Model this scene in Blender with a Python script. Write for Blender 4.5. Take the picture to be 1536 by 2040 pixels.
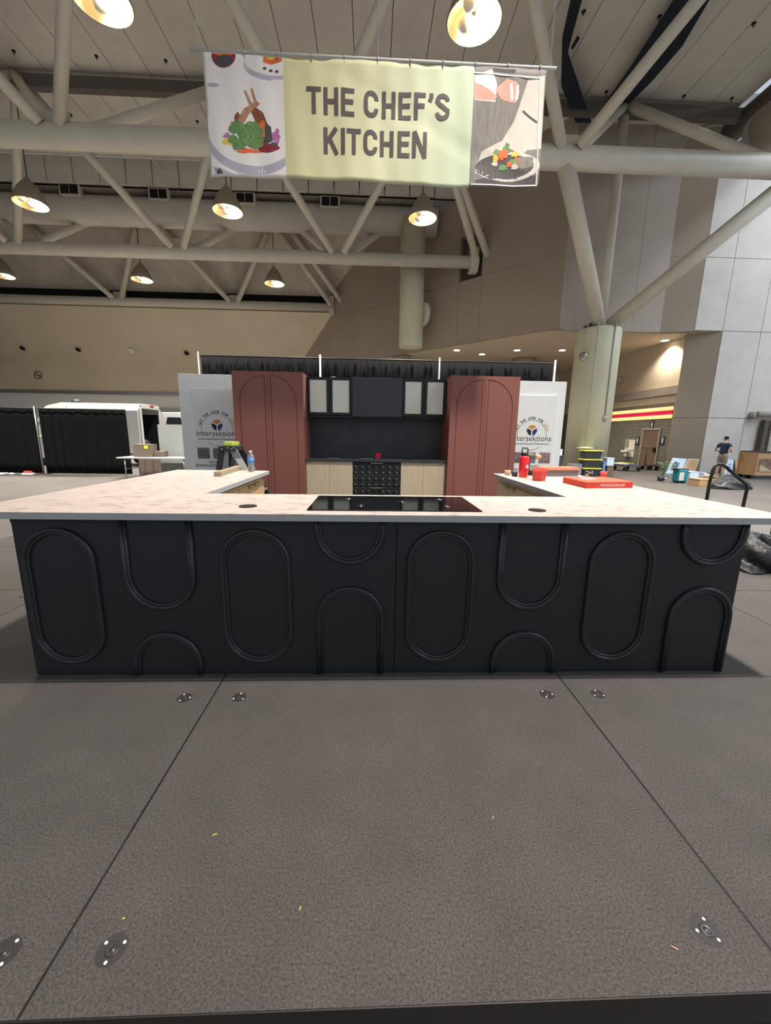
import bpy, bmesh, math, random
from mathutils import Vector, Matrix
random.seed(7)
for o in list(bpy.data.objects): bpy.data.objects.remove(o)
C = bpy.context.scene.collection
# ------------------------------------------------------------------ camera
CAM = (-.0669, -1.9937, 1.3104); PITCH, YAW, ROLL = (math.radians(a) for a in (11.1023, 2.1975, .9053)); FPX = 784.56
_F = Vector((math.sin(YAW)*math.cos(PITCH), math.cos(YAW)*math.cos(PITCH), -math.sin(PITCH)))
_R0 = Vector((math.cos(YAW), -math.sin(YAW), 0)); _U0 = _R0.cross(_F)
_R = math.cos(ROLL)*_R0 + math.sin(ROLL)*_U0; _U = -math.sin(ROLL)*_R0 + math.cos(ROLL)*_U0
O = Vector(CAM)
cd = bpy.data.cameras.new('camera'); cam = bpy.data.objects.new('camera', cd); C.objects.link(cam)
cd.sensor_fit = 'HORIZONTAL'; cd.sensor_width = 36; cd.lens = 36*FPX/1536; cd.clip_start = .02; cd.clip_end = 300
cam.matrix_world = Matrix(((_R.x, _U.x, -_F.x, O.x), (_R.y, _U.y, -_F.y, O.y), (_R.z, _U.z, -_F.z, O.z), (0, 0, 0, 1)))
bpy.context.scene.camera = cam
def ray(px, py): return _F + _R*((px-768)/FPX) - _U*((py-1020)/FPX)
def YP(px, py, Y): r = ray(px, py); return O + r*((Y-O.y)/r.y)
def ZP(px, py, Z): r = ray(px, py); return O + r*((Z-O.z)/r.z)
def XP(px, py, X): r = ray(px, py); return O + r*((X-O.x)/r.x)
def WP(px, py, c=25.2): r = ray(px, py); return O + r*((c-O.x-O.y)/(r.x+r.y))
# ------------------------------------------------------------------ world, light, exposure
vs = bpy.context.scene.view_settings
vs.view_transform = 'Standard'; vs.look = 'None'; vs.gamma = 1; vs.use_curve_mapping = False; vs.exposure = 0.3
w = bpy.data.worlds.new('world'); bpy.context.scene.world = w; w.use_nodes = True
bg = w.node_tree.nodes['Background']; bg.inputs[0].default_value = (.80, .88, 1.0, 1); bg.inputs[1].default_value = 0.52
LAMP_W = 4300; LAMP_COL = (1.0, .93, .84)
sk = bpy.data.lights.new('skylight_daylight', 'AREA'); sk.shape = 'RECTANGLE'; sk.size = 5; sk.size_y = 28; sk.energy = 4000; sk.color = (.80, .90, 1.0)
sko = bpy.data.objects.new('skylight_daylight', sk); C.objects.link(sko); sko.location = (22.5, 2, 15.6)   # daylight coming through the roof skylight
FL = -.30          # hall floor
ZB, ZT = 10.0, 14.0  # bottom and top chords of the roof frame
ZC = 14.45         # underside of roof slabs
# ------------------------------------------------------------------ materials
def srgb(c):
    return tuple((x/255/12.92 if x/255 <= .04045 else ((x/255+.055)/1.055)**2.4) for x in c)
MATS = {}
def mat(name, col, rough=.6, metal=0, var=0, scale=6, bump=0, bscale=60, emit=0, stretch=(1, 1, 1), alpha=1, trans=0, spec=.5, ecol=None):
    m = bpy.data.materials.new(name); m.use_nodes = True; nt = m.node_tree; b = nt.nodes['Principled BSDF']
    c = srgb(col)
    b.inputs['Base Color'].default_value = (*c, 1); b.inputs['Roughness'].default_value = rough; b.inputs['Metallic'].default_value = metal
    b.inputs['Specular IOR Level'].default_value = spec
    if trans: b.inputs['Transmission Weight'].default_value = trans
    if alpha < 1: b.inputs['Alpha'].default_value = alpha
    if emit:
        b.inputs['Emission Color'].default_value = (*srgb(ecol or col), 1); b.inputs['Emission Strength'].default_value = emit
    if var or bump:
        tc = nt.nodes.new('ShaderNodeTexCoord'); mp = nt.nodes.new('ShaderNodeMapping'); mp.inputs['Scale'].default_value = stretch
        nt.links.new(tc.outputs['Object'], mp.inputs[0])
    if var:
        n = nt.nodes.new('ShaderNodeTexNoise'); n.inputs['Scale'].default_value = scale; n.inputs['Detail'].default_value = 5; n.inputs['Roughness'].default_value = .6
        nt.links.new(mp.outputs[0], n.inputs['Vector'])
        r = nt.nodes.new('ShaderNodeValToRGB'); r.color_ramp.elements[0].position = .3; r.color_ramp.elements[1].position = .7
        r.color_ramp.elements[0].color = (*[max(0, x*(1-var)) for x in c], 1); r.color_ramp.elements[1].color = (*[min(1, x*(1+var)) for x in c], 1)
        nt.links.new(n.outputs[0], r.inputs[0]); nt.links.new(r.outputs[0], b.inputs['Base Color'])
    if bump:
        n2 = nt.nodes.new('ShaderNodeTexNoise'); n2.inputs['Scale'].default_value = bscale; n2.inputs['Detail'].default_value = 3
        nt.links.new(mp.outputs[0], n2.inputs['Vector']); bp = nt.nodes.new('ShaderNodeBump'); bp.inputs['Strength'].default_value = bump; bp.inputs['Distance'].default_value = .02
        nt.links.new(n2.outputs[0], bp.inputs['Height']); nt.links.new(bp.outputs[0], b.inputs['Normal'])
    MATS[name] = m; return m
M = MATS
mat('tube', (206, 199, 182), .55, var=.05, scale=2)
mat('ceil', (206, 200, 188), .85, var=.06, scale=1.2)
mat('ceil_dirty', (176, 168, 154), .9, var=.22, scale=.9, stretch=(1, .5, .5))
mat('wall_brown', (160, 146, 130), .85, var=.05, scale=.5)
mat('wall_light', (205, 198, 190), .85, var=.07, scale=1.5)
mat('wall_mid', (172, 160, 148), .85, var=.05, scale=1)
mat('soffit', (214, 199, 172), .85, var=.05, scale=.4)
mat('lobby_ceil', (206, 190, 166), .85, var=.02, scale=1)
mat('wall_white', (238, 236, 226), .7, var=.03)
mat('column', (205, 203, 176), .6, var=.06, scale=1.2)
mat('dark_beam', (92, 84, 76), .7, var=.1)
mat('black_gap', (18, 18, 18), .9)
mat('concrete', (94, 90, 87), .42, var=.16, scale=.8, bump=.03, bscale=20)
mat('block', (128, 124, 112), .8, var=.08, scale=5)
mat('alu_dark', (58, 54, 52), .45, .6)
mat('plate', (66, 62, 64), .35, .2)
mat('alu', (170, 168, 165), .35, .9)
mat('steel', (190, 190, 188), .3, .9)
mat('black_panel', (33, 36, 40), .5, var=.06, scale=3)
mat('black_mould', (45, 47, 51), .36)
mat('black_plain', (24, 25, 27), .5)
mat('black_soft', (26, 27, 30), .85)
mat('edge_grey', (176, 178, 178), .5, var=.04, scale=20)
mat('red_cab', (142, 88, 77), .55, var=.02)
mat('red_dark', (92, 50, 44), .7)
mat('oak', (206, 189, 162), .55, var=.09, scale=5, stretch=(9, 9, .6))
mat('oak_raw', (196, 160, 118), .6, var=.1, scale=5, stretch=(9, 9, .6))
mat('stud', (152, 139, 116), .6, var=.15, scale=12)
mat('graphite', (66, 67, 72), .55)
mat('slate', (58, 60, 65), .5, var=.35, scale=4)
mat('frost', (236, 238, 222), .25, var=.03, scale=2)
mat('brass', (190, 170, 120), .35, .8)
mat('glass_black', (14, 14, 16), .07)
mat('white', (235, 235, 232), .5)
mat('white_gloss', (238, 240, 238), .25)
mat('van_white', (188, 190, 188), .3)
mat('foam_grey', (150, 154, 153), .6)
mat('table_grey', (168, 168, 164), .5)
mat('board_white', (240, 242, 240), .6, var=.02)
mat('board_grey', (236, 239, 237), .6, var=.02)
mat('drape', (19, 20, 22), .95, var=.2, scale=8, stretch=(4, 1, .3), spec=.1)
mat('ink', (52, 54, 62), .7)
mat('ink_blue', (44, 52, 118), .7)
mat('ink_black', (22, 30, 34), .7)
mat('ink_gold', (200, 150, 60), .7)
mat('lime', (178, 196, 76), .5)
mat('ladder_grey', (120, 122, 124), .5, .3)
mat('ladder_black', (34, 35, 38), .6)
mat('label_white', (206, 206, 202), .6)
mat('bottle', (225, 232, 238), .08, trans=.85)
mat('water_label', (70, 140, 210), .4)
mat('red', (226, 40, 52), .4)
mat('red_soft', (222, 74, 62), .6)
mat('pizza_red', (214, 62, 44), .55, var=.06, scale=20)
mat('pizza_top', (232, 104, 78), .55, var=.12, scale=25)
mat('orange_top', (226, 120, 92), .6, var=.08, scale=14)
mat('box_grey', (120, 112, 108), .7)
mat('drill_green', (78, 92, 84), .5)
mat('tan', (196, 176, 136), .7)
mat('skin', (226, 178, 156), .6)
mat('navy', (52, 66, 96), .85)
mat('shorts', (150, 140, 132), .85)
mat('hair', (38, 34, 34), .8)
mat('card', (186, 150, 112), .8, var=.06, scale=6)
mat('card_dark', (106, 94, 84), .8, var=.08, scale=6)
mat('yellow', (232, 226, 50), .5)
mat('yellow_lid', (216, 206, 72), .5)
mat('bin_dark', (48, 52, 60), .5)
mat('grey_bin', (126, 130, 136), .6)
mat('paleblue', (200, 218, 232), .6, var=.05, scale=6)
mat('blueprint', (120, 150, 205), .6, var=.4, scale=14)
mat('teal', (32, 120, 136), .45)
mat('leaf', (92, 132, 84), .6)
mat('black_bag', (40, 40, 44), .45, bump=.9, bscale=14)
mat('wood_door', (126, 104, 86), .6, var=.1, scale=6, stretch=(3, 3, .4))
mat('tail_red', (176, 24, 36), .3)
mat('van_glass', (8, 9, 10), .1)
mat('rubber', (26, 26, 27), .8)
mat('cart_blue', (86, 92, 106), .5)
mat('sky_pane', (235, 242, 248), .05, alpha=.12)
mat('duct_grey', (168, 160, 150), .5, .1)
mat('lamp_in', (244, 226, 186), .35)
mat('lamp_out', (150, 140, 122), .6)
mat('bulb_off', (236, 232, 222), .15)
mat('bulb_on', (255, 246, 228), .3, emit=60)
mat('downlight', (255, 244, 224), .4, emit=9)
mat('sign_yel', (255, 218, 150), .5, emit=.75)
mat('sign_back', (170, 112, 50), .6, emit=.15)
mat('sign_red', (206, 30, 70), .5, emit=.45)
mat('navy_fabric', (22, 28, 42), .9, var=.15, scale=3)
mat('print_red', (140, 36, 52), .7, var=.3, scale=18)
mat('print_white', (232, 226, 220), .7, var=.02)
mat('print_shade', (178, 170, 184), .7)
mat('print_green', (104, 142, 84), .7, var=.35, scale=40)
mat('print_brown', (128, 72, 48), .7, var=.45, scale=30)
mat('print_bone', (176, 130, 100), .7, var=.2, scale=30)
mat('print_orange', (222, 106, 52), .7, var=.3, scale=30)
mat('print_yel', (224, 196, 84), .7, var=.2, scale=30)
mat('print_pur', (172, 110, 160), .7, var=.35, scale=40)
mat('print_dark', (74, 70, 70), .7, var=.3, scale=12, stretch=(3, 1, .6))
mat('print_mid', (128, 122, 116), .7, var=.25, scale=9, stretch=(3, 1, .6))
mat('print_pale', (206, 198, 186), .7, var=.06, scale=5)
mat('print_skin', (226, 160, 142), .7, var=.1, scale=14)
mat('letter', (88, 76, 76), .7)
mat('photo_a', (112, 104, 100), .6, var=.6, scale=8)
mat('photo_b', (128, 118, 122), .6, var=.6, scale=11)
mat('photo_c', (150, 120, 116), .6, var=.6, scale=9)
mat('crate_print', (128, 104, 90), .7, var=.5, scale=4)
mat('yellow_tape', (226, 196, 40), .5)
# carpet, worktop and banner need nodes of their own
def carpet():
    m = bpy.data.materials.new('carpet'); m.use_nodes = True; nt = m.node_tree; b = nt.nodes['Principled BSDF']; b.inputs['Roughness'].default_value = .85; b.inputs['Specular IOR Level'].default_value = .25; b.inputs['Sheen Weight'].default_value = .06; b.inputs['Sheen Roughness'].default_value = .5
    tc = nt.nodes.new('ShaderNodeTexCoord')
    n = nt.nodes.new('ShaderNodeTexNoise'); n.inputs['Scale'].default_value = 150; n.inputs['Detail'].default_value = 8; n.inputs['Roughness'].default_value = .85
    n2 = nt.nodes.new('ShaderNodeTexNoise'); n2.inputs['Scale'].default_value = 5; n2.inputs['Detail'].default_value = 3
    r = nt.nodes.new('ShaderNodeValToRGB'); r.color_ramp.elements[0].position = .34; r.color_ramp.elements[1].position = .66
    r.color_ramp.elements[0].color = (*srgb((30, 29, 29)), 1); r.color_ramp.elements[1].color = (*srgb((120, 113, 109)), 1)
    mx = nt.nodes.new('ShaderNodeMix'); mx.data_type = 'RGBA'; mx.blend_type = 'MULTIPLY'; mx.inputs[0].default_value = .35
    bp = nt.nodes.new('ShaderNodeBump'); bp.inputs['Strength'].default_value = .12; bp.inputs['Distance'].default_value = .003
    L = nt.links.new
    L(tc.outputs['Object'], n.inputs['Vector']); L(tc.outputs['Object'], n2.inputs['Vector']); L(n.outputs[0], r.inputs[0]); L(r.outputs[0], mx.inputs[6]); L(n2.outputs[0], mx.inputs[7])
    L(mx.outputs[2], b.inputs['Base Color']); L(n.outputs[0], bp.inputs['Height']); L(bp.outputs[0], b.inputs['Normal']); M['carpet'] = m
carpet()
def worktop():
    m = bpy.data.materials.new('worktop'); m.use_nodes = True; nt = m.node_tree; b = nt.nodes['Principled BSDF']; b.inputs['Roughness'].default_value = .38
    tc = nt.nodes.new('ShaderNodeTexCoord'); mp = nt.nodes.new('ShaderNodeMapping'); mp.inputs['Scale'].default_value = (9, 30, 9); mp.inputs['Rotation'].default_value = (0, 0, .35)
    n = nt.nodes.new('ShaderNodeTexNoise'); n.inputs['Scale'].default_value = 1.1; n.inputs['Detail'].default_value = 6; n.inputs['Roughness'].default_value = .7
    r = nt.nodes.new('ShaderNodeValToRGB'); e = r.color_ramp.elements
    e[0].position = .35; e[0].color = (*srgb((150, 132, 124)), 1); e[1].position = .44; e[1].color = (*srgb((212, 194, 185)), 1)
    x = e.new(.7); x.color = (*srgb((224, 208, 200)), 1)
    L = nt.links.new; L(tc.outputs['Object'], mp.inputs[0]); L(mp.outputs[0], n.inputs['Vector']); L(n.outputs[0], r.inputs[0]); L(r.outputs[0], b.inputs['Base Color']); M['worktop'] = m
worktop()
def grad(name, a, bcol, c3):
    m = bpy.data.materials.new(name); m.use_nodes = True; nt = m.node_tree; b = nt.nodes['Principled BSDF']; b.inputs['Roughness'].default_value = .6
    tc = nt.nodes.new('ShaderNodeTexCoord'); sp = nt.nodes.new('ShaderNodeSeparateXYZ'); r = nt.nodes.new('ShaderNodeValToRGB'); e = r.color_ramp.elements
    mr = nt.nodes.new('ShaderNodeMapRange'); mr.inputs[1].default_value = -1.1; mr.inputs[2].default_value = 1.1
    e[0].color = (*srgb(a), 1); e[1].color = (*srgb(c3), 1); x = e.new(.45); x.color = (*srgb(bcol), 1)
    L = nt.links.new; L(tc.outputs['Object'], sp.inputs[0]); L(sp.outputs[0], mr.inputs[0]); L(mr.outputs[0], r.inputs[0]); L(r.outputs[0], b.inputs['Base Color']); M[name] = m
grad('banner_mid', (208, 200, 150), (214, 211, 170), (192, 206, 178))
def blockwall():
    m = bpy.data.materials.new('blockwall'); m.use_nodes = True; nt = m.node_tree; b = nt.nodes['Principled BSDF']; b.inputs['Roughness'].default_value = .8
    tc = nt.nodes.new('ShaderNodeTexCoord'); sp = nt.nodes.new('ShaderNodeSeparateXYZ'); cb = nt.nodes.new('ShaderNodeCombineXYZ')
    br = nt.nodes.new('ShaderNodeTexBrick'); br.inputs['Scale'].default_value = 1; br.inputs['Brick Width'].default_value = .4; br.inputs['Row Height'].default_value = .2; br.inputs['Mortar Size'].default_value = .012
    br.inputs['Color1'].default_value = (*srgb((132, 128, 114)), 1); br.inputs['Color2'].default_value = (*srgb((122, 118, 106)), 1); br.inputs['Mortar'].default_value = (*srgb((96, 92, 84)), 1)
    L = nt.links.new; L(tc.outputs['Object'], sp.inputs[0]); L(sp.outputs[1], cb.inputs[0]); L(sp.outputs[2], cb.inputs[1]); L(cb.outputs[0], br.inputs['Vector']); L(br.outputs[0], b.inputs['Base Color']); M['blockwall'] = m
blockwall()
# ------------------------------------------------------------------ builders
class MB:
    def __init__(s): s.V = []; s.F = []; s.I = []; s.S = []
    def add(s, vs, fs, m=0, smooth=False):
        b = len(s.V); s.V += [Vector(v) for v in vs]
        for f in fs: s.F.append([b+i for i in f]); s.I.append(m); s.S.append(smooth)
        return s
    def box(s, x0, x1, y0, y1, z0, z1, m=0):
        return s.add([(x, y, z) for z in (z0, z1) for y in (y0, y1) for x in (x0, x1)], [(0, 2, 3, 1), (4, 5, 7, 6), (0, 1, 5, 4), (2, 6, 7, 3), (0, 4, 6, 2), (1, 3, 7, 5)], m)
    def rbox(s, c, hx, hy, z0, z1, a, m=0):      # box turned about z
        ca, sa = math.cos(a), math.sin(a); P = []
        for z in (z0, z1):
            for y in (-hy, hy):
                for x in (-hx, hx): P.append((c[0]+x*ca-y*sa, c[1]+x*sa+y*ca, z))
        return s.add(P, [(0, 2, 3, 1), (4, 5, 7, 6), (0, 1, 5, 4), (2, 6, 7, 3), (0, 4, 6, 2), (1, 3, 7, 5)], m)
    def hexa(s, b4, t4, m=0):
        return s.add(list(b4)+list(t4), [(3, 2, 1, 0), (4, 5, 6, 7), (0, 1, 5, 4), (1, 2, 6, 5), (2, 3, 7, 6), (3, 0, 4, 7)], m)
    def tube(s, p0, p1, r, r2=None, n=14, m=0):
        p0, p1 = Vector(p0), Vector(p1); d = (p1-p0).normalized(); a = d.orthogonal().normalized(); b = d.cross(a); r2 = r if r2 is None else r2; P = []
        for p, q in ((p0, r), (p1, r2)):
            for i in range(n): t = 2*math.pi*i/n; P.append(p+(a*math.cos(t)+b*math.sin(t))*q)
        s.add(P, [(i, (i+1) % n, n+(i+1) % n, n+i) for i in range(n)], m, True)
        return s.add(P, [tuple(range(n))[::-1], tuple(range(n, 2*n))], m)
    def path(s, pts, r, n=8, closed=False, m=0, flat=1.0):
        pts = [Vector(p) for p in pts]; k = len(pts); P = []; up = None
        for i, p in enumerate(pts):
            if closed: d = pts[(i+1) % k]-pts[i-1]
            else: d = pts[min(i+1, k-1)]-pts[max(i-1, 0)]
            d.normalize()
            if up is None: up = d.orthogonal().normalized()
            up = (up-d*up.dot(d)).normalized(); b = d.cross(up)
            for j in range(n): t = 2*math.pi*j/n; P.append(p+(up*math.cos(t)+b*math.sin(t))*r)
        F = [(i*n+j, i*n+(j+1) % n, ((i+1) % k)*n+(j+1) % n, ((i+1) % k)*n+j) for i in range(k if closed else k-1) for j in range(n)]
        if not closed: F += [tuple(range(n))[::-1], tuple(range((k-1)*n, k*n))]
        return s.add(P, F, m, True)
    def lathe(s, c, prof, n=28, m=0, axis=None, cap=True):
        c = Vector(c); P = []
        ax = Vector(axis).normalized() if axis else Vector((0, 0, 1)); a = ax.orthogonal().normalized() if axis else Vector((1, 0, 0)); b = ax.cross(a)
        for r, z in prof:
            for i in range(n): t = 2*math.pi*i/n; P.append(c+ax*z+(a*math.cos(t)+b*math.sin(t))*r)
        k = len(prof); s.add(P, [(j*n+i, j*n+(i+1) % n, (j+1)*n+(i+1) % n, (j+1)*n+i) for j in range(k-1) for i in range(n)], m, True)
        if cap and prof[0][0] > 1e-4: s.add(P[:n], [tuple(range(n))[::-1]], m)
        if cap and prof[-1][0] > 1e-4: s.add(P[-n:], [tuple(range(n))], m)
        return s
    def prism(s, poly, f, d0, d1, m=0):
        n = len(poly); P = [f(u, v, d0) for u, v in poly]+[f(u, v, d1) for u, v in poly]
        return s.add(P, [tuple(range(n))[::-1], tuple(range(n, 2*n))]+[(i, (i+1) % n, n+(i+1) % n, n+i) for i in range(n)], m)
    def face(s, pts, m=0): return s.add(pts, [tuple(range(len(pts)))], m)
    def ball(s, c, rx, ry=None, rz=None, n=14, k=8, m=0):
        ry = ry or rx; rz = rz or rx; c = Vector(c); P = [c+Vector((0, 0, -rz))]
        for j in range(1, k):
            t = math.pi*j/k
            for i in range(n): a = 2*math.pi*i/n; P.append(c+Vector((rx*math.sin(t)*math.cos(a), ry*math.sin(t)*math.sin(a), -rz*math.cos(t))))
        P.append(c+Vector((0, 0, rz))); e = len(P)-1
        F = [(0, 1+(i+1) % n, 1+i) for i in range(n)]+[(1+j*n+i, 1+j*n+(i+1) % n, 1+(j+1)*n+(i+1) % n, 1+(j+1)*n+i) for j in range(k-2) for i in range(n)]+[(e, 1+(k-2)*n+i, 1+(k-2)*n+(i+1) % n) for i in range(n)]
        return s.add(P, F, m, True)
    def build(s, name, mats, parent=None, bevel=0, seg=2, recalc=True):
        off = Vector((0, 0, 0)); p = parent
        while p: off += p.location; p = p.parent
        me = bpy.data.meshes.new(name); me.from_pydata([tuple(v-off) for v in s.V], [], s.F)
        for mm in (mats if isinstance(mats, (list, tuple)) else [mats]): me.materials.append(M[mm])
        me.polygons.foreach_set('material_index', s.I); me.polygons.foreach_set('use_smooth', s.S)
        if recalc:
            bm = bmesh.new(); bm.from_mesh(me); bmesh.ops.remove_doubles(bm, verts=bm.verts, dist=1e-5); bmesh.ops.recalc_face_normals(bm, faces=bm.faces); bm.to_mesh(me); bm.free()
        o = bpy.data.objects.new(name, me); C.objects.link(o); o.parent = parent
        if bevel:
            b = o.modifiers.new('bevel', 'BEVEL'); b.width = bevel; b.segments = seg; b.limit_method = 'ANGLE'
        return o
def tag(o, label=None, cat=None, group=None, kind=None):
    for k, v in (('label', label), ('category', cat), ('group', group), ('kind', kind)):
        if v: o[k] = v
    return o
def thing(name, label, cat, loc=(0, 0, 0), group=None):
    o = bpy.data.objects.new(name, None); C.objects.link(o); o.location = loc; o.empty_display_size = .1
    return tag(o, label, cat, group)
def struct(o): o['kind'] = 'structure'; return o
def sthing(name, loc=(0, 0, 0)):
    o = bpy.data.objects.new(name, None); C.objects.link(o); o.location = loc; return struct(o)
def copy_tree(o, parent=None, loc=None, label=None, group=None):
    c = o.copy(); C.objects.link(c); c.parent = parent
    if loc is not None: c.location = loc
    if label: c['label'] = label
    if group: c['group'] = group
    for ch in [x for x in bpy.data.objects if x.parent == o]: copy_tree(ch, c)
    return c
def text_mesh(s, size, bold=0, align='CENTER', sx=1):
    cu = bpy.data.curves.new('t', 'FONT'); cu.body = s; cu.size = size; cu.align_x = align; cu.offset = bold; cu.resolution_u = 3; cu.fill_mode = 'FRONT'
    ob = bpy.data.objects.new('t', cu); C.objects.link(ob)
    me = bpy.data.meshes.new_from_object(ob); V = [(v.co.x*sx, v.co.y) for v in me.vertices]; F = [tuple(p.vertices) for p in me.polygons]
    bpy.data.objects.remove(ob); bpy.data.meshes.remove(me); bpy.data.curves.remove(cu); return V, F
def put_text(mb, s, size, f, bold=0, m=0, sx=1, align='CENTER'):
    V, F = text_mesh(s, size, bold, align, sx); mb.add([f(u, v) for u, v in V], F, m); return mb
# ------------------------------------------------------------------ hall shell
struct(MB().box(-41, 40, -16, 34, FL-.3, FL).build('floor', 'concrete'))
XR = ZP(1470, 215, ZC).x
ce = sthing('ceiling')
MB().box(-40.4, XR, -14, 20.9, ZC+.12, ZC+.4).build('roof_deck', 'black_gap', ce)
PW = 1.28; NX = int((XR+40)/PW)
for a, b in ((-13, .2), (.2, 8.3), (8.3, 16.0), (16.0, 20.75)):
    proto = None
    for i in range(NX):
        x1 = XR-i*PW; x0 = x1-PW
        if proto is None:
            proto = MB().box(x0+.012, x1-.012, a+.012, b-.012, ZC, ZC+.12).build('panel', 'ceil', ce)
        else:
            o = proto.copy(); C.objects.link(o); o.location = (-i*PW, 0, 0)
fa = sthing('wall_upper_fascia')
proto = None
for i in range(NX):
    x1 = XR-i*PW
    if x1 < 5.5 and x1 > -40:
        if proto is None:
            fx = x1; proto = MB().box(x1-PW+.025, x1-.025, 20.75, 20.95, 13.3, ZC).build('panel', 'ceil', fa)
        else:
            o = proto.copy(); C.objects.link(o); o.location = (x1-fx, 0, 0)
MB().box(-40, 5.5, 20.96, 21.1, 13.3, ZC+.1).build('backing', 'black_gap', fa)
lw = MB(); lw.box(-40, 3, 20.9, 25.25, 13.3, 13.6)
lw.hexa([(-40, 25.2, 13.3), (3, 25.2, 13.3), (3, 28.3, 10.8), (-40, 28.3, 10.8)], [(-40, 25.4, 13.6), (3, 25.4, 13.6), (3, 28.5, 11.1), (-40, 28.5, 11.1)])
struct(lw.build('ceiling_sloped', 'ceil_dirty'))
struct(MB().box(-40, 3, 28.5, 28.7, 9.8, 10.95).build('trim_1', 'black_gap'))
so = struct(MB().hexa([(-40, 28.05, 9.66), (3, 28.05, 9.66), (3, 31.4, 6.15), (-40, 31.4, 6.15)], [(-40, 28.3, 9.86), (3, 28.3, 9.86), (3, 31.6, 6.35), (-40, 31.6, 6.35)]).build('ceiling_soffit', 'soffit'))
struct(MB().box(-40, 16, 31.3, 31.6, 4.35, 6.3).build('wall_back_upper', 'soffit'))
struct(MB().box(-40, 16, 31.45, 31.7, FL, 4.1).build('wall_back_lower', 'wall_white'))
tr = struct(MB().box(-40, 8, 31.15, 31.45, 4.1, 4.35).build('trim_2', 'alu', bevel=.03))
struct(MB().box(-40.4, -40, -14, 31.6, FL, ZC+.4).build('wall_left', 'soffit'))
# brown diagonal wall on the line x+y = 25.2, its underside over the lobby, with a pocket where the chord lands
S2 = math.sqrt(.5); LZ = 6.25
def wdiag(mb, xa, xb, za, zb, d0=0, d1=.35, m=0):
    P = lambda x, d: (x+d*S2, 25.2-x+d*S2)
    return mb.hexa([(*P(xa, d0), za), (*P(xb, d0), za), (*P(xb, d1), za), (*P(xa, d1), za)], [(*P(xa, d0), zb), (*P(xb, d0), zb), (*P(xb, d1), zb), (*P(xa, d1), zb)], m)
wl = sthing('wall_diagonal')
for xa, xb, za, zb in ((-6.0, -1.2, LZ, 15), (-1.2, 4.5, LZ, 9.3), (-1.2, 4.5, 9.3, 15), (4.5, 5.45, LZ, 9.3), (4.5, 5.45, 11.4, 15), (5.45, 8.4, LZ, 9.3), (5.45, 8.4, 9.3, 15)):
    wdiag(MB(), xa+.006, xb-.006, za-.04 if za == LZ else za+.006, zb-.006).build('panel', 'wall_brown', wl)
wdiag(MB(), -6, 8.4, LZ+.01, 15, .36, .5).build('backing', 'wall_brown', wl)
wdiag(MB(), 4.3, 5.6, 9.2, 11.5, .3, .36).build('pocket_back', 'dark_beam', wl)
# stepped upper wall right of the column
wr = sthing('wall_right_upper')
for xa, xb in ((8.3, 10.35), (10.35, 12.0), (12.0, 13.4)):
    MB().box(xa+.006, xb-.006, 17.25, 17.5, LZ-.04, 15.5).build('panel', 'wall_mid', wr)
for za, zb in ((LZ-.04, 9.4), (9.41, 15.5)):
    MB().hexa([(13.4, 17.25, za), (14.75, 16.9, za), (14.75, 17.3, za), (13.4, 17.5, za)], [(13.4, 17.25, zb), (14.75, 16.9, zb), (14.75, 17.3, zb), (13.4, 17.5, zb)]).build('panel', 'wall_brown', wr)
pr_ = sthing('wall_right_pier')
xs = [14.76, 16.1, 17.95, 19.8, 21.6, 23.4, 26]; zs = [FL, 2.35, LZ, 9.3, 12.4, 15.5]
for i in range(len(xs)-1):
    for j in range(len(zs)-1):
        if i == 0 and j < 2: continue
        MB().box(xs[i]+.012, xs[i+1]-.012, 16.9, 17.1, zs[j]+.012, zs[j+1]-.012).build('panel', 'wall_light', pr_)
MB().box(16.15, 26, 17.06, 17.4, FL, LZ).box(14.8, 26, 17.06, 17.4, LZ+.05, 15.4).build('backing', 'wall_brown', pr_)
for za, zb in ((FL, 2.35), (2.37, LZ)):
    MB().hexa([(14.95, 17.62, za), (16.1, 16.92, za), (16.1, 17.4, za), (15.2, 18.0, za)], [(14.95, 17.62, zb), (16.1, 16.92, zb), (16.1, 17.4, zb), (15.2, 18.0, zb)]).build('panel', 'wall_brown', pr_)
# lobby under the wall: ceiling, right wall
P5 = [(-5.7, 31.2), (8.25, 17.5), (13.4, 17.5), (14.8, 16.95), (15.9, 16.95), (15.9, 31.2)]
struct(MB().prism(P5, lambda u, v, w_: (u, v, w_), LZ, LZ+.15).build('ceiling_lobby', 'lobby_ceil'))
XW = 15.2
lob = sthing('wall_lobby')
MB().box(XW, XW+.3, 17.9, 31.3, FL, 3.15).build('block_face', 'blockwall', lob)
struct(MB().box(XW-.12, XW-.025, 17.7, 31.3, 3.55, 3.95).build('trim_3', 'wall_mid'))
MB().box(XW-.0, XW+.3, 17.7, 31.3, 3.55, 3.95).build('band', 'wall_mid', lob)
MB().box(XW+.0, XW+.3, 17.7, 31.3, 3.15, 3.55).build('frieze', 'lobby_ceil', lob)
MB().box(XW, XW+.3, 17.7, 31.3, 3.95, LZ).build('upper_face', 'lobby_ceil', lob)
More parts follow.
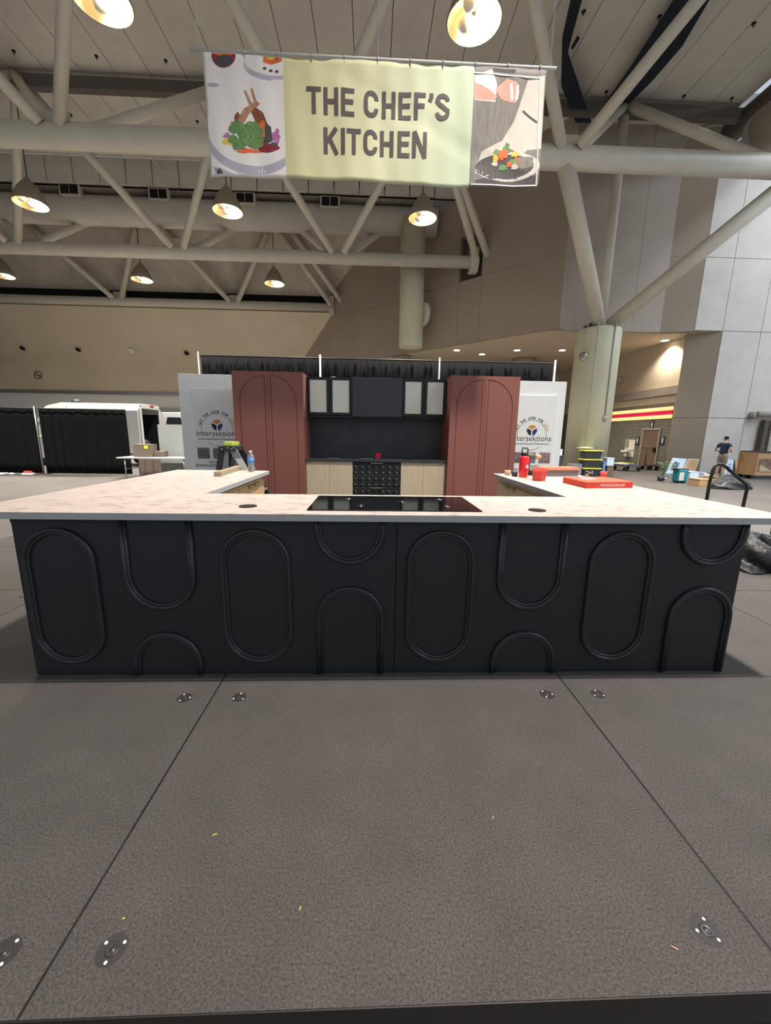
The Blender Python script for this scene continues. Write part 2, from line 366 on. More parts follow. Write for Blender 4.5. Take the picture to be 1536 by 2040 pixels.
# ------------------------------------------------------------------ steel roof frame
fr = thing('roof_frame', 'beige tubular steel roof frame of long chords and slanting web tubes', 'roof truss', (0, 12.2, ZB))
for Y, x1, r in ((12.2, 26, .33), (20.0, 5.3, .29), (28.0, -2.8, .27)):
    MB().tube((-40, Y, ZB), (x1, Y, ZB), r, n=24).build('chord', 'tube', fr)
MB().box(-40, 15.9, 15.9, 16.2, 13.85, 14.25).build('top_chord', 'dark_beam', fr)
def web(a, b, r=.17): MB().tube(a, b, r, n=14).build('web_tube', 'tube', fr)
for xb in (-17.4, -9.6, -1.8, 6.0, 13.8):
    for Y in (12.2, 20.0, 28.0):
        if Y == 20 and xb > 6.1 or Y == 28 and xb > -1: continue
        for dx in (-3.9, 3.9):
            for dy in (-3.9, 3.9):
                if Y == 28 and dy > 0: continue
                if Y == 20 and dy > 0: zt, k = 13.2, .8
                elif Y == 28: zt, k = 13.2, .8
                else: zt, k = ZT+.3, 1
                tx, ty = xb+dx*k, Y+dy*k
                if tx+ty > 25.0 and Y > 13: continue
                web((xb+dx*.07, Y+dy*.07, ZB+.15), (tx, ty, zt))
        MB().box(xb-.42, xb+.42, Y-.03, Y+.03, ZB+.2, ZB+.62).build('gusset_plate', 'tube', fr)
# T3 stops at the diagonal wall with one more node
web((-2.95, 27.7, ZB+.1), (-5.7, 24.9, 13.2)); web((5.1, 19.75, ZB+.2), (2.2, 16.1, ZT))
MB().box(-3.1, -2.75, 27.8, 28.2, ZB-.5, ZB+.7).build('end_bracket', 'tube', fr)
MB().box(4.85, 5.25, 19.7, 20.2, ZB-.5, ZB+.6).build('end_bracket', 'tube', fr)
# ------------------------------------------------------------------ column with its struts
co = thing('concrete_column', 'thick round pale green concrete column carrying steel struts', 'column', (9.85, 16.1, FL))
CT = 5.95
MB().lathe((9.85, 16.1, 0), [(.9, FL), (.9, CT-.12), (.86, CT-.02), (.8, CT)], n=40).build('shaft', 'column', co)
for a in (-148, -120, -78): MB().tube((9.85+.905*math.cos(math.radians(a)), 16.1+.905*math.sin(math.radians(a)), .9 if a == -120 else 4.9 if a == -148 else 2.2), (9.85+.905*math.cos(math.radians(a)), 16.1+.905*math.sin(math.radians(a)), CT+.1), .018 if a != -78 else .04, n=8).build('conduit', 'column' if a != -78 else 'duct_grey', co)
p = Vector((9.85+.92*math.cos(math.radians(-148)), 16.1+.92*math.sin(math.radians(-148)), 4.75))
k = MB(); k.lathe(p, [(.05, 0), (.14, .03), (.17, .18), (.08, .2)], n=14, axis=(-.75, -.65, -.1)); k.build('strobe_light', 'steel', co)
p = Vector((9.85+.91*math.cos(math.radians(-120)), 16.1+.91*math.sin(math.radians(-120)), .85))
MB().lathe(p, [(.01, -.14), (.16, -.06), (.34, .0), (.34, .03), (.1, .08)], n=18).build('lamp_bowl', 'column', co)
MB().ball((9.85+.93*math.cos(math.radians(-78)), 16.1+.93*math.sin(math.radians(-78)), 2.15), .1, .1, .13).build('conduit_box', 'duct_grey', co)
cs = thing('column_struts', 'three beige steel struts fanning up from the round column top', 'strut', (9.85, 16.1, CT))
MB().tube((9.75, 15.85, CT), (6.0, 12.2, ZB-.1), .27, n=20).build('strut', 'tube', cs)
MB().tube((10.0, 15.85, CT), (13.8, 12.2, ZB-.1), .27, n=20).build('strut', 'tube', cs)
MB().tube((9.9, 16.1, CT), (9.9, 16.1, ZT), .19, n=16).build('post', 'tube', cs)
MB().box(9.3, 10.4, 15.8, 16.4, CT-.05, CT+.2).build('bearing_plate', 'dark_beam', cs)
# ------------------------------------------------------------------ ducts, sprinklers, ceiling fabric
du = thing('air_duct', 'large round beige air duct with grilles and a hanging drop pipe', 'duct', (2.05, 21.3, 6.1))
MB().tube((-40, 21.75, 12.55), (3.35, 21.75, 12.55), .66, n=32).build('main_duct', 'ceil', du)
MB().lathe((2.08, 21.35, 0), [(.64, 6.12), (.66, 6.2), (.66, 12.4)], n=32).build('drop_pipe', 'column', du)
MB().tube((2.6, 21.5, 7.9), (2.85, 21.62, 7.9), .62, n=28).build('side_outlet', 'ceil', du)
for px, py in ((143, 381), (319, 390), (490, 398), (658, 405)):
    q = YP(px, py, 21.75-.62); g = MB().box(q.x-.5, q.x+.5, q.y-.18, q.y+.1, q.z-.26, q.z+.26).build('grille', 'tube', du, bevel=.02)
    MB().box(q.x-.42, q.x-.02, q.y-.2, q.y-.17, q.z-.2, q.z+.2).box(q.x+.02, q.x+.42, q.y-.2, q.y-.17, q.z-.2, q.z+.2).build('grille_slot', 'black_gap', g)
tag(MB().tube((-40, 19.6, 13.95), (5.0, 19.6, 13.95), .06, n=8).tube((-10.5, 19.6, 13.95), (-10.5, 20.6, 13.95), .05, n=8).build('sprinkler_pipe', 'ceil'), 'thin beige sprinkler pipe running under the ceiling slabs before the fascia', 'pipe')
for px, py in ((27, 101), (192, 111), (330, 120), (141, 228), (281, 236), (393, 241), (1163, 22), (1314, 32), (1502, 46), (1363, 190), (1208, 182), (1458, 195)):
    q = ZP(px, py, ZC); s = thing('ceiling_socket', 'small dark socket in the roof slabs with a short stub', 'ceiling socket', q, 'dark sockets in the roof slabs')
    MB().tube(q+Vector((0, 0, -.03)), q+Vector((0, 0, .02)), .06, n=10).build('collar', 'black_gap', s)
    MB().tube(q+Vector((0, 0, -.12)), q+Vector((0, 0, -.02)), .022, n=8).build('stub', 'dark_beam', s)
def ceil_fabric(pts, label, dz):
    P = [ZP(px, py, ZC-dz) for px, py in pts]
    tag(MB().prism([(p.x, p.y) for p in P], lambda u, v, w_: (u, v, w_), ZC-dz-.02, ZC-dz+.02).build('blackout_fabric', 'navy_fabric'), label, 'fabric')
ceil_fabric([(1343, -2), (1392, -2), (1414, -2), (1360, 90), (1300, 160), (1216, 243), (1181, 243), (1262, 125)], 'dark navy fabric strip stretched under the roof along the slanting tube', .35)
ceil_fabric([(1137, -2), (1160, -2), (1140, 70), (1131, 105), (1178, 243), (1147, 243), (1118, 170), (1120, 75)], 'dark navy fabric strip folding down under the roof beside the banner end', .5)
ceil_fabric([(1150, 72), (1155, 76), (1141, 98), (1138, 94)], 'short loose scrap of dark navy fabric under the roof', .3)
bm_ = thing('edge_beam', 'dark brown round beam along the roof edge below the skylight', 'beam', (XR+.4, 12, 13.8))
MB().tube((XR+.35, -10, 14.0), (XR+.35, 16.8, 14.0), .42, n=20).build('pipe', 'dark_beam', bm_)
MB().tube((XR+.75, -10, 13.6), (XR+.75, 16.8, 13.6), .07, n=10).build('cable_pipe', 'duct_grey', bm_)
sg = sthing('window_1', (22.5, 0, 15.7))
for i in range(7): MB().box(XR+.9, 26, -13.5+i*4.6, -13.4+i*4.6, 15.68, 15.82).build('mullion', 'duct_grey', sg)
for i in range(6): MB().box(XR+.9, 26, -13.4+i*4.6, -8.9+i*4.6, 15.74, 15.76).build('pane', 'sky_pane', sg)
ds = thing('supply_duct', 'fat silver duct hanging beside the skylight near the pier', 'duct', (XR+1.6, 14, 12))
q = YP(1528, 262, 13.5)
MB().tube(q, q+Vector((.6, -7, .3)), .75, n=28).build('duct_body', 'duct_grey', ds)
MB().lathe(q, [(.75, 0), (.7, .25), (.5, .45), (.0, .5)], n=28, axis=(-.08, 1, -.04)).build('duct_end', 'duct_grey', ds)
# ------------------------------------------------------------------ hall lamps
def lamp0():
    t = thing('high_bay_lamp', 'round cone shaded hall lamp with three bulbs hanging from the roof', 'lamp', (0, 0, 0), 'high bay lamps hung in a grid')
    R0 = .57
    MB().lathe((0, 0, 0), [(R0, 0), (R0+.02, .02), (R0*.93, .2), (R0*.62, .55), (R0*.25, .82), (.06, .92), (.0, .93)], n=30, cap=False).build('shade', 'lamp_out', t)
    rf = MB(); pr2 = [(R0-.005, -.01), (R0*.9, .18), (R0*.6, .42), (.0, .46)]
    rf.lathe((0, 0, 0), pr2, n=30, cap=False); o = rf.build('reflector', 'lamp_in', t, recalc=False)
    for i, (a, mm) in enumerate(((0, 'bulb_on'), (125, 'bulb_off'), (235, 'bulb_off'))):
        c = (math.cos(math.radians(a))*.27, math.sin(math.radians(a))*.27, 0)
        k = MB(); k.lathe(c, [(.0, -.0), (.1, .02), (.145, .1), (.12, .2), (.06, .3), (.06, .4)], n=16); k.build('bulb', mm, t)
    MB().lathe((0, 0, 0), [(.0, .1), (.07, .12), (.07, .45)], n=12).build('hub', 'steel', t)
    MB().tube((0, 0, .9), (0, 0, ZT-ZB+.3), .022, n=6).build('cable', 'dark_beam', t)
    return t
lp = lamp0(); first = True
grid = [(2.07, -.1)]+[(x, Y) for Y, xs_ in ((8.2, (-13.6, -5.7, 2.05, 9.8)), (16.05, (-13.55, -5.9, 1.95)), (23.8, (-21.5, -13.6, -5.9))) for x in xs_]
for i, (x, Y) in enumerate(grid):
    o = lp if i == 0 else copy_tree(lp, None, (x, Y, ZB))
    o.location = (x, Y, ZB)
    if Y > 20:
        for ch in o.children:
            if ch.name.startswith('cable'): ch.scale = (1, 1, 3.2/4.3)
    ld = bpy.data.lights.new('lamp_light', 'SPOT'); ld.energy = LAMP_W; ld.color = LAMP_COL; ld.spot_size = math.radians(100); ld.spot_blend = 1.0; ld.shadow_soft_size = .3
    lo = bpy.data.objects.new('lamp_light', ld); C.objects.link(lo); lo.parent = o; lo.location = (.1, 0, -.05)
# lobby downlights
for px, py in ((910, 697), (1030, 697), (1197, 672), (1325, 677), (1120, 697), (960, 705)):
    q = ZP(px, py, LZ-.01)
    if q.y > 31 or q.x+q.y < 25.6: continue
    t = thing('downlight', 'small round recessed downlight shining in the lobby ceiling', 'downlight', q, 'downlights in the lobby ceiling')
    MB().tube(q+Vector((0, 0, -.03)), q+Vector((0, 0, .01)), .22, n=18).build('ring', 'white', t); MB().tube(q+Vector((0, 0, -.04)), q+Vector((0, 0, -.02)), .17, n=18).build('lens', 'downlight', t)
    ld = bpy.data.lights.new('downlight_light', 'SPOT'); ld.energy = 520; ld.color = (1, .90, .76); ld.spot_size = math.radians(130); ld.spot_blend = .6; ld.shadow_soft_size = .15
    lo = bpy.data.objects.new('downlight_light', ld); C.objects.link(lo); lo.parent = t; lo.location = (0, 0, -.1)
for px, py, mm in ((45, 693, 0), (156, 696, 0), (263, 699, 1), (372, 703, 0)):
    r = ray(px, py); tt = (37.50-O.y-O.z)/(r.y+r.z); q = O+r*tt; n = Vector((0, -S2, -S2))
    t = thing('soffit_light', 'round recessed light in the sloping beige soffit, ' + ('lens shining' if mm else 'unlit and dark'), 'downlight', q, None if mm else 'unlit lights in the sloping soffit')
    MB().tube(q-n*.02, q+n*.03, .24, n=18).build('ring', 'tube', t); MB().tube(q, q+n*.045, .19, n=18).build('opening', 'bulb_off' if mm else 'black_gap', t)
# two lobby columns seen above the drape
for px, x0, x1 in ((800, 784, 818), (1045, 1024, 1065)):
    a = YP(x0, 712, 24.5); b = YP(x1, 712, 24.5); c = (a+b)/2; r = (b.x-a.x)/2
    t = thing('lobby_column', 'round brown column rising behind the drape near the ' + ('hanging drop pipe' if px == 800 else 'pale column'), 'column', (c.x, 24.5, FL))
    MB().tube((c.x, 24.5, FL), (c.x, 24.5, LZ-.3), r*.9, n=24).build('shaft', 'wall_mid', t); MB().tube((c.x, 24.5, LZ-.3), (c.x, 24.5, LZ), r*1.08, n=24).build('collar', 'wall_brown', t)
# ------------------------------------------------------------------ stage decks
JX = [-4.56, -2.709, -.858, .993, 2.844, 4.695]; JY = [-1.316+1.259*i for i in range(7)]
def deck():
    t = thing('stage_deck', 'grey speckled carpet stage deck in a dark metal edge frame', 'stage deck', (0, 0, FL), 'carpeted stage decks joined into a platform')
    W, D = JX[1]-JX[0], JY[1]-JY[0]
    MB().box(.004, W-.004, .004, D-.004, -.02, 0).build('carpet_top', 'carpet', t)
    f = MB()
    for a in ((.0005, W-.0005, .0005, .0035), (.0005, W-.0005, D-.0035, D-.0005), (.0005, .0035, .0035, D-.0035), (W-.0035, W-.0005, .0035, D-.0035)): f.box(*a, -.10, -.001)
    f.box(.0035, W-.0035, .0035, D-.0035, -.09, -.021); f.build('edge_frame', 'alu_dark', t)
    for x in (.135, W-.135):
        for y in (.125, D-.14):
            pl = MB().tube((x, y, -.005), (x, y, .001), .036, n=24).build('lock_plate', 'plate', t)
            MB().lathe((x, y, 0), [(.017, .0011), (.016, .0025), (.012, .0025), (.009, .0012), (.007, .0012), (.006, .0027), (.0, .0027)], n=18).build('lock_bolt', 'plate', pl)
            for i in range(3): an = 2.1*i+x*3+y; MB().tube((x+.027*math.cos(an), y+.027*math.sin(an), .001), (x+.027*math.cos(an), y+.027*math.sin(an), .0028), .0042, n=8).build('screw_head', 'white_gloss', pl)
            MB().tube((x, y, FL+.003), (x, y, -.09), .025, n=10).build('leg', 'alu', t)
    return t
d0 = deck(); n = 0
for j in range(6):
    for i in range(5):
        o = d0 if n == 0 else copy_tree(d0)
        o.location = (JX[i], JY[j], FL-.003); n += 1
        if j == 0: o['label'] = 'grey carpet stage deck along the front edge, '+('at the corner on the van side', 'before the island half toward the van', 'before the cooktop and island middle', 'before the island half toward the steps', 'at the corner on the steps side')[i]
        else: o['label'] = 'grey carpet stage deck under or beside the kitchen furniture'
st = thing('stage_steps', 'black two-tread steps leading off the side of the stage', 'steps', (4.73, 2.75, FL))
MB().box(4.72, 5.02, 2.75, 3.7, -.13, -.10).build('tread', 'alu_dark', st); MB().box(5.02, 5.32, 2.75, 3.7, -.23, -.20).build('tread', 'alu_dark', st)
for y in (2.75, 3.67): MB().add([(4.72, y, FL), (5.32, y, FL), (5.32, y, -.23), (5.02, y, -.23), (5.02, y, -.13), (4.72, y, -.13), (4.72, y+.03, FL), (5.32, y+.03, FL), (5.32, y+.03, -.23), (5.02, y+.03, -.23), (5.02, y+.03, -.13), (4.72, y+.03, -.13)], [(0, 1, 2, 3, 4, 5), (11, 10, 9, 8, 7, 6)]+[(i, (i+1) % 6, 6+(i+1) % 6, 6+i) for i in range(6)]).build('stringer', 'alu_dark', st)
R1 = [YP(px, py, 3.8) for px, py in ((1414, 960), (1420, 938), (1424, 929), (1430, 925), (1438, 925), (1446, 930), (1465, 947), (1484, 963), (1488, 968), (1488, 975), (1480, 1010))]
R1 = [Vector((R1[0].x-.0, 3.8, FL))]+R1; R1.append(Vector((R1[-1].x, 3.8, FL)))
hr = thing('stair_handrail', 'black steel handrail sloping down beside the stage steps', 'handrail', (5.0, 3.8, FL), 'handrails of the stage steps')
MB().path(R1, .024, n=10).build('rail', 'black_plain', hr)
for p in (R1[0], R1[-1]): MB().tube(p, p+Vector((0, 0, .015)), .05, n=12).build('foot_plate', 'black_plain', hr)
copy_tree(hr, None, (4.92, 2.66, FL))
# ------------------------------------------------------------------ island
XL, XRt = -1.871, 1.966; SM = .07; HT = .88
isl = thing('kitchen_island', 'long black island front with raised oval and arch mouldings', 'kitchen island', (0, .3, 0))
MB().box(XL, XRt, .02, .56, .0, HT).build('carcass', 'black_plain', isl)
for a, b in ((XL, SM-.0015), (SM+.0015, XRt)): MB().box(a, b, 0, .02, .004, HT).build('front_panel', 'black_panel', isl, bevel=.002)
MB().box(XL, XRt, -.004, 0, HT-.03, HT).build('top_rail', 'black_plain', isl)
def arc(cx, cz, r, a0, a1, n=14): return [(cx+r*math.cos(math.radians(a0+(a1-a0)*i/n)), -.004, cz+r*math.sin(math.radians(a0+(a1-a0)*i/n))) for i in range(n+1)]
def mould(pts, closed=False):
    m_ = MB().path(pts, .012, n=8, closed=closed)
    # stepped profile: one broad bead with a thin inner bead
    m_.build('moulding', 'black_mould', isl)
RW = .172
def double(ptsf, closed=False):
    m_ = MB().path([(x, y-.004, z) for x, y, z in ptsf(RW)], .0125, n=10, closed=closed).path([(x, y-.001, z) for x, y, z in ptsf(RW-.017)], .0085, n=8, closed=closed); m_.build('moulding', 'black_mould', isl)
for cx in (-1.658, -.667, .31, 1.293):
    double(lambda r, cx=cx: arc(cx, .815-RW, r, 0, 180)+arc(cx, .083+RW, r, 180, 360), True)
for cx in (-1.160, .795):
    double(lambda r, cx=cx: [(cx-r, -.004, HT-.001)]+arc(cx, .392+RW, r, 180, 360)+[(cx+r, -.004, HT-.001)])
    double(lambda r, cx=cx: [(cx+r, -.004, .004)]+arc(cx, .242-RW, r, 0, 180)+[(cx-r, -.004, .004)])
for cx in (-.173, 1.779):
    double(lambda r, cx=cx: [(cx-r, -.004, HT-.001)]+arc(cx, .648+RW, r, 180, 360)+[(cx+r, -.004, HT-.001)])
    double(lambda r, cx=cx: [(cx+r, -.004, .004)]+arc(cx, .503-RW, r, 0, 180)+[(cx-r, -.004, .004)])
# worktop
OL, OR, IL, IR, YB, YI, YF = -2.105, 2.18, -1.15, 1.26, 2.241, .602, -.062
wt = thing('worktop', 'pale veined U shaped worktop with grey edge over the black island', 'worktop', (0, .3, HT))
U = [(OL, YF), (OR, YF), (OR, YB), (IR, YB), (IR, YI), (IL, YI), (IL, YB), (OL, YB)]
MB().prism(U, lambda u, v, z: (u, v, z), .9115, .915).build('top_surface', 'worktop', wt)
MB().prism(U, lambda u, v, z: (u, v, z), HT, .9113).build('edge_slab', 'edge_grey', wt)
# leg cabinets under the side runs
def cab(x0, x1, y0, y1, face, label, grp):
    t = thing('base_cabinet', label, 'cabinet', ((x0+x1)/2, (y0+y1)/2, 0), grp)
    MB().box(x0, x1, y0, y1, 0.0, HT).build('carcass', 'oak_raw' if face > 0 else 'oak', t)
    fx = x1 if face > 0 else x0; s = face
    for k in range(2):
        a = y0+(y1-y0)*k/2+.004; b = y0+(y1-y0)*(k+1)/2-.004
        dr = MB().box(min(fx, fx+s*.019), max(fx, fx+s*.019), a, b, .1, HT-.05).build('door', 'oak_raw' if face > 0 else 'oak', t)
        yc = b-.09 if k == 0 else a+.09
        MB().box(min(fx+s*.019, fx+s*.04), max(fx+s*.019, fx+s*.04), yc-.06, yc+.06, HT-.07, HT-.045).build('tab_handle', 'brass', dr)
    return t
for i in range(2):
    y0 = .6+i*.79
    cab(-1.85, -1.21, y0, y0+.785, 1, 'raw oak base cabinet under the run with the water bottle, '+('against the island front' if i == 0 else 'at the free end'), 'base cabinets under the side runs')
    cab(1.31, 1.945, y0, y0+.785, -1, 'pale oak base cabinet under the run with the pizza box, '+('against the island front' if i == 0 else 'at the free end'), 'base cabinets under the side runs')
for x, lb in ((-1.871, 'water bottle run'), (1.95, 'pizza box run')):
    tag(MB().box(x, x+.016, .57, 2.18, 0, HT).build('end_panel', 'black_panel', bevel=.002), 'flat black side panel closing the outer side of the '+lb, 'panel')
# cooktop
ct = thing('cooktop', 'black glass induction cooktop set on the worktop', 'cooktop', (.06, .28, .915))
MB().box(-.40, .525, .035, .515, .9152, .922).build('glass', 'glass_black', ct, bevel=.002)
k = MB()
for cx, cy in ((-.2, .39), (-.12, .16), (.12, .3), (.36, .4), (.36, .16)):
    k.box(cx-.0015, cx+.0015, cy-.04, cy+.04, .9221, .9224).box(cx-.02, cx+.02, cy-.0015, cy+.0015, .9221, .9224)
k.build('zone_marks', 'label_white', ct)
for px in (494, 1070):
    q = ZP(px, 1009 if px < 700 else 1017, .915); t = thing('socket_cover', 'small round black socket cover in the worktop '+('beside the arch with the plain left run' if False else ('between cooktop and water bottle run' if px < 700 else 'between cooktop and pizza box run')), 'socket cover', q)
    MB().tube(q+Vector((0, 0, .0005)), q+Vector((0, 0, .004)), .047, n=28).build('lid', 'black_plain', t); MB().tube(q+Vector((0, 0, .004)), q+Vector((0, 0, .005)), .040, n=28).build('lid_rim', 'alu_dark', t)
# ------------------------------------------------------------------ things on the worktop
ZW = .9152
q = Vector((-1.30, 2.12, ZW)); t = thing('water_bottle', 'clear plastic water bottle with white cap and blue label', 'bottle', q)
MB().lathe(q, [(.0, 0), (.03, .0), (.033, .01), (.03, .045), (.0335, .09), (.0335, .14), (.03, .165), (.014, .19), (.0135, .195)], n=20).build('body', 'bottle', t)
MB().lathe(q, [(.0342, .092), (.0342, .138)], n=20).build('label_sleeve', 'water_label', t); MB().tube(q+Vector((0, 0, .195)), q+Vector((0, 0, .213)), .0155, n=16).build('cap', 'white', t)
a = Vector((-1.455, 1.62)); b = Vector((-1.50, 2.34)); d = (b-a).normalized(); nn = Vector((d.y, -d.x))*.032
tag(MB().hexa([(*(a-nn), ZW), (*(a+nn), ZW), (*(b+nn), ZW), (*(b-nn), ZW)], [(*(a-nn), ZW+.042), (*(a+nn), ZW+.042), (*(b+nn), ZW+.042), (*(b-nn), ZW+.042)]).build('timber_batten', 'stud', bevel=.002), 'straight timber batten lying on the worktop before the step ladder', 'batten')
q = Vector((1.445, 1.87, ZW)); t = thing('drink_flask', 'red insulated flask with black carry-loop lid and sticker', 'flask', q)
MB().lathe(q, [(.036, 0), (.043, .006), (.046, .1), (.046, .19), (.036, .212)], n=24).build('body', 'red', t)
MB().lathe(q, [(.037, .0), (.0425, .004), (.0425, .012)], n=24).build('base_ring', 'steel', t)
MB().lathe(q, [(.034, .212), (.036, .222), (.034, .24), (.02, .248)], n=20).build('lid', 'black_plain', t)
MB().path([q+Vector((-.028, 0, .235)), q+Vector((-.03, 0, .275)), q+Vector((-.02, 0, .288)), q+Vector((.02, 0, .288)), q+Vector((.03, 0, .275)), q+Vector((.028, 0, .235))], .006, n=8).build('carry_loop', 'black_plain', t)
MB().tube(q+Vector((.012, -.0475, .11)), q+Vector((.0125, -.045, .11)), .017, n=14).build('sticker', 'white', t)
for x, y, mm, lb, r in ((1.362, 2.08, 'tan', 'small tan roll standing beside the red flask', .03), (1.395, 1.97, 'bin_dark', 'small dark roll standing against the red flask', .03)):
    q = Vector((x, y, ZW)); t = thing('tape_roll', lb, 'tape roll', q)
    MB().lathe(q, [(r*.5, .001), (r, .001), (r, .05), (r*.5, .05)], n=18).build('roll', mm, t); MB().tube(q, q+Vector((0, 0, .045)), r*.5, n=14).build('core', 'card', t)
q = Vector((1.57, 2.1, ZW)); t = thing('power_drill', 'dark cordless drill standing upright on its battery', 'drill', q)
MB().box(q.x-.06, q.x+.05, q.y-.04, q.y+.04, ZW, ZW+.05).build('battery', 'black_plain', t, bevel=.006)
MB().hexa([(q.x-.03, q.y-.022, ZW+.05), (q.x+.02, q.y-.022, ZW+.05), (q.x+.02, q.y+.022, ZW+.05), (q.x-.03, q.y+.022, ZW+.05)], [(q.x-.025, q.y-.02, ZW+.165), (q.x+.025, q.y-.02, ZW+.165), (q.x+.025, q.y+.02, ZW+.165), (q.x-.025, q.y+.02, ZW+.165)]).build('grip', 'drill_green', t, bevel=.006)
MB().lathe(q+Vector((-.06, 0, .195)), [(.0, 0), (.034, .01), (.036, .1), (.03, .12), (.018, .14), (.018, .17), (.006, .175)], n=16, axis=(1, -.25, .0)).build('motor_head', 'drill_green', t)
MB().lathe(q+Vector((.065, -.03, .195)), [(.026, 0), (.026, .035), (.012, .06)], n=14, axis=(1, -.25, 0)).build('chuck', 'tan', t)
def hexpot(name, label, cat, q, r0, r1, h, mm):
    t = thing(name, label, cat, q); k = MB(); n_ = 6; P = []
    for r, z in ((r0, 0), (r1, h)): P += [(q.x+r*math.cos(2*math.pi*i/n_+.5), q.y+r*math.sin(2*math.pi*i/n_+.5), q.z+z) for i in range(n_)]
    k.add(P, [tuple(range(n_))[::-1]]+[(i, (i+1) % n_, n_+(i+1) % n_, n_+i) for i in range(n_)]).add([(q.x+(r1-.004)*math.cos(2*math.pi*i/n_+.5), q.y+(r1-.004)*math.sin(2*math.pi*i/n_+.5), q.z+h-.006) for i in range(n_)], [tuple(range(n_))])
    k.build('cup', mm, t, bevel=.002)
    f = MB(); R = [(q.x+(r1+.004)*math.cos(2*math.pi*i/n_+.5), q.y+(r1+.004)*math.sin(2*math.pi*i/n_+.5), q.z+h) for i in range(n_)]
    f.path(R, .005, n=6, closed=True); f.build('rim', mm, t); return t
hexpot('red_tub', 'red six sided plastic tub on the worktop in front of the grey box', 'tub', Vector((1.49, 1.6, ZW)), .055, .066, .09, 'red_soft')
hexpot('red_tub', 'red plastic tub standing half hidden behind the front tub', 'tub', Vector((1.555, 1.735, ZW)), .05, .06, .095, 'red_soft')
t = thing('tool_case', 'low grey case with worn orange lid on the worktop', 'case', (1.94, 2.07, ZW))
MB().hexa([(1.70, 1.985, ZW), (2.1, 2.05, ZW), (2.08, 2.22, ZW), (1.68, 2.16, ZW)], [(1.70, 1.985, ZW+.062), (2.1, 2.05, ZW+.062), (2.08, 2.22, ZW+.062), (1.68, 2.16, ZW+.062)]).build('body', 'box_grey', t, bevel=.004)
MB().hexa([(1.69, 1.975, ZW+.063), (2.11, 2.04, ZW+.063), (2.09, 2.23, ZW+.063), (1.67, 2.17, ZW+.063)], [(1.70, 1.985, ZW+.09), (2.1, 2.05, ZW+.09), (2.08, 2.22, ZW+.09), (1.68, 2.16, ZW+.09)]).build('lid', 'orange_top', t, bevel=.004)
B4 = [Vector((1.646, 1.066, 0)), Vector((2.066, 1.125, 0)), Vector((2.04, 1.50, 0)), Vector((1.64, 1.44, 0))]
t = thing('pizza_box', 'flat red printed pizza box lying on the worktop', 'pizza box', (1.85, 1.28, ZW))
up = lambda z: [v+Vector((0, 0, z)) for v in B4]
MB().hexa(up(ZW), up(ZW+.045)).build('tray', 'pizza_red', t)
c = sum(B4, Vector())/4
MB().hexa([c+(v-c)*1.012+Vector((0, 0, ZW+.046)) for v in B4], [c+(v-c)*1.0+Vector((0, 0, ZW+.052)) for v in B4]).build('lid', 'pizza_top', t)
e = (B4[1]-B4[0]).normalized(); nf = Vector((e.y, -e.x, 0)); o_ = B4[0]+Vector((0, 0, ZW))+nf*.001
k = MB(); random.seed(3)
for row, z in ((0, .028), (1, .015)):
    u = .12+.01*row
    while u < .36-.02*row:
        l = random.uniform(.008, .026); k.face([o_+e*u+Vector((0, 0, z)), o_+e*(u+l)+Vector((0, 0, z)), o_+e*(u+l)+Vector((0, 0, z+.006)), o_+e*u+Vector((0, 0, z+.006))]); u += l+.006
k.build('printed_lines', 'print_white', t, recalc=False)
pn = MB(); pts = [(.13+.07*math.cos(i*.9)*(1+.25*math.sin(i*2.3)), .2+.05*math.sin(i*.9)*(1+.2*math.cos(i*3.1))) for i in range(7)]
f2 = (B4[3]-B4[0]).normalized()
pn.prism(pts, lambda u, v, z: B4[0]+e*u+f2*v+Vector((0, 0, z)), ZW+.0525, ZW+.056); tag(pn.build('paper_napkin', 'white'), 'crumpled white napkin lying on the red pizza box', 'napkin')
q = Vector((2.11, 1.62, ZW)); t = thing('paper_cup', 'small pink and white paper cup behind the pizza box', 'cup', q)
MB().lathe(q, [(.012, 0), (.024, .035)], n=18).build('cup_base', 'white', t); MB().lathe(q, [(.024, .035), (.031, .09), (.028, .089), (.022, .04)], n=18).build('cup_wall', 'red_soft', t)
q = Vector((2.12, 1.9, ZW)); k = MB().path([(q.x+.03*math.cos(i*.7), q.y+.012*math.sin(i*.9), ZW+.008+.0045*i) for i in range(14)], .004, n=6); tag(k.build('wire_coil', 'tan'), 'loose coil of pale wire beside the grey case', 'wire')
tag(MB().prism([(1.8, 1.62), (1.9, 1.6), (1.93, 1.68), (1.84, 1.72), (1.79, 1.68)], lambda u, v, z: (u, v, z+.01*math.sin(u*70)), ZW+.011, ZW+.014).build('paper_scrap', 'white'), 'small white paper scrap between the pizza box and the grey case', 'paper')
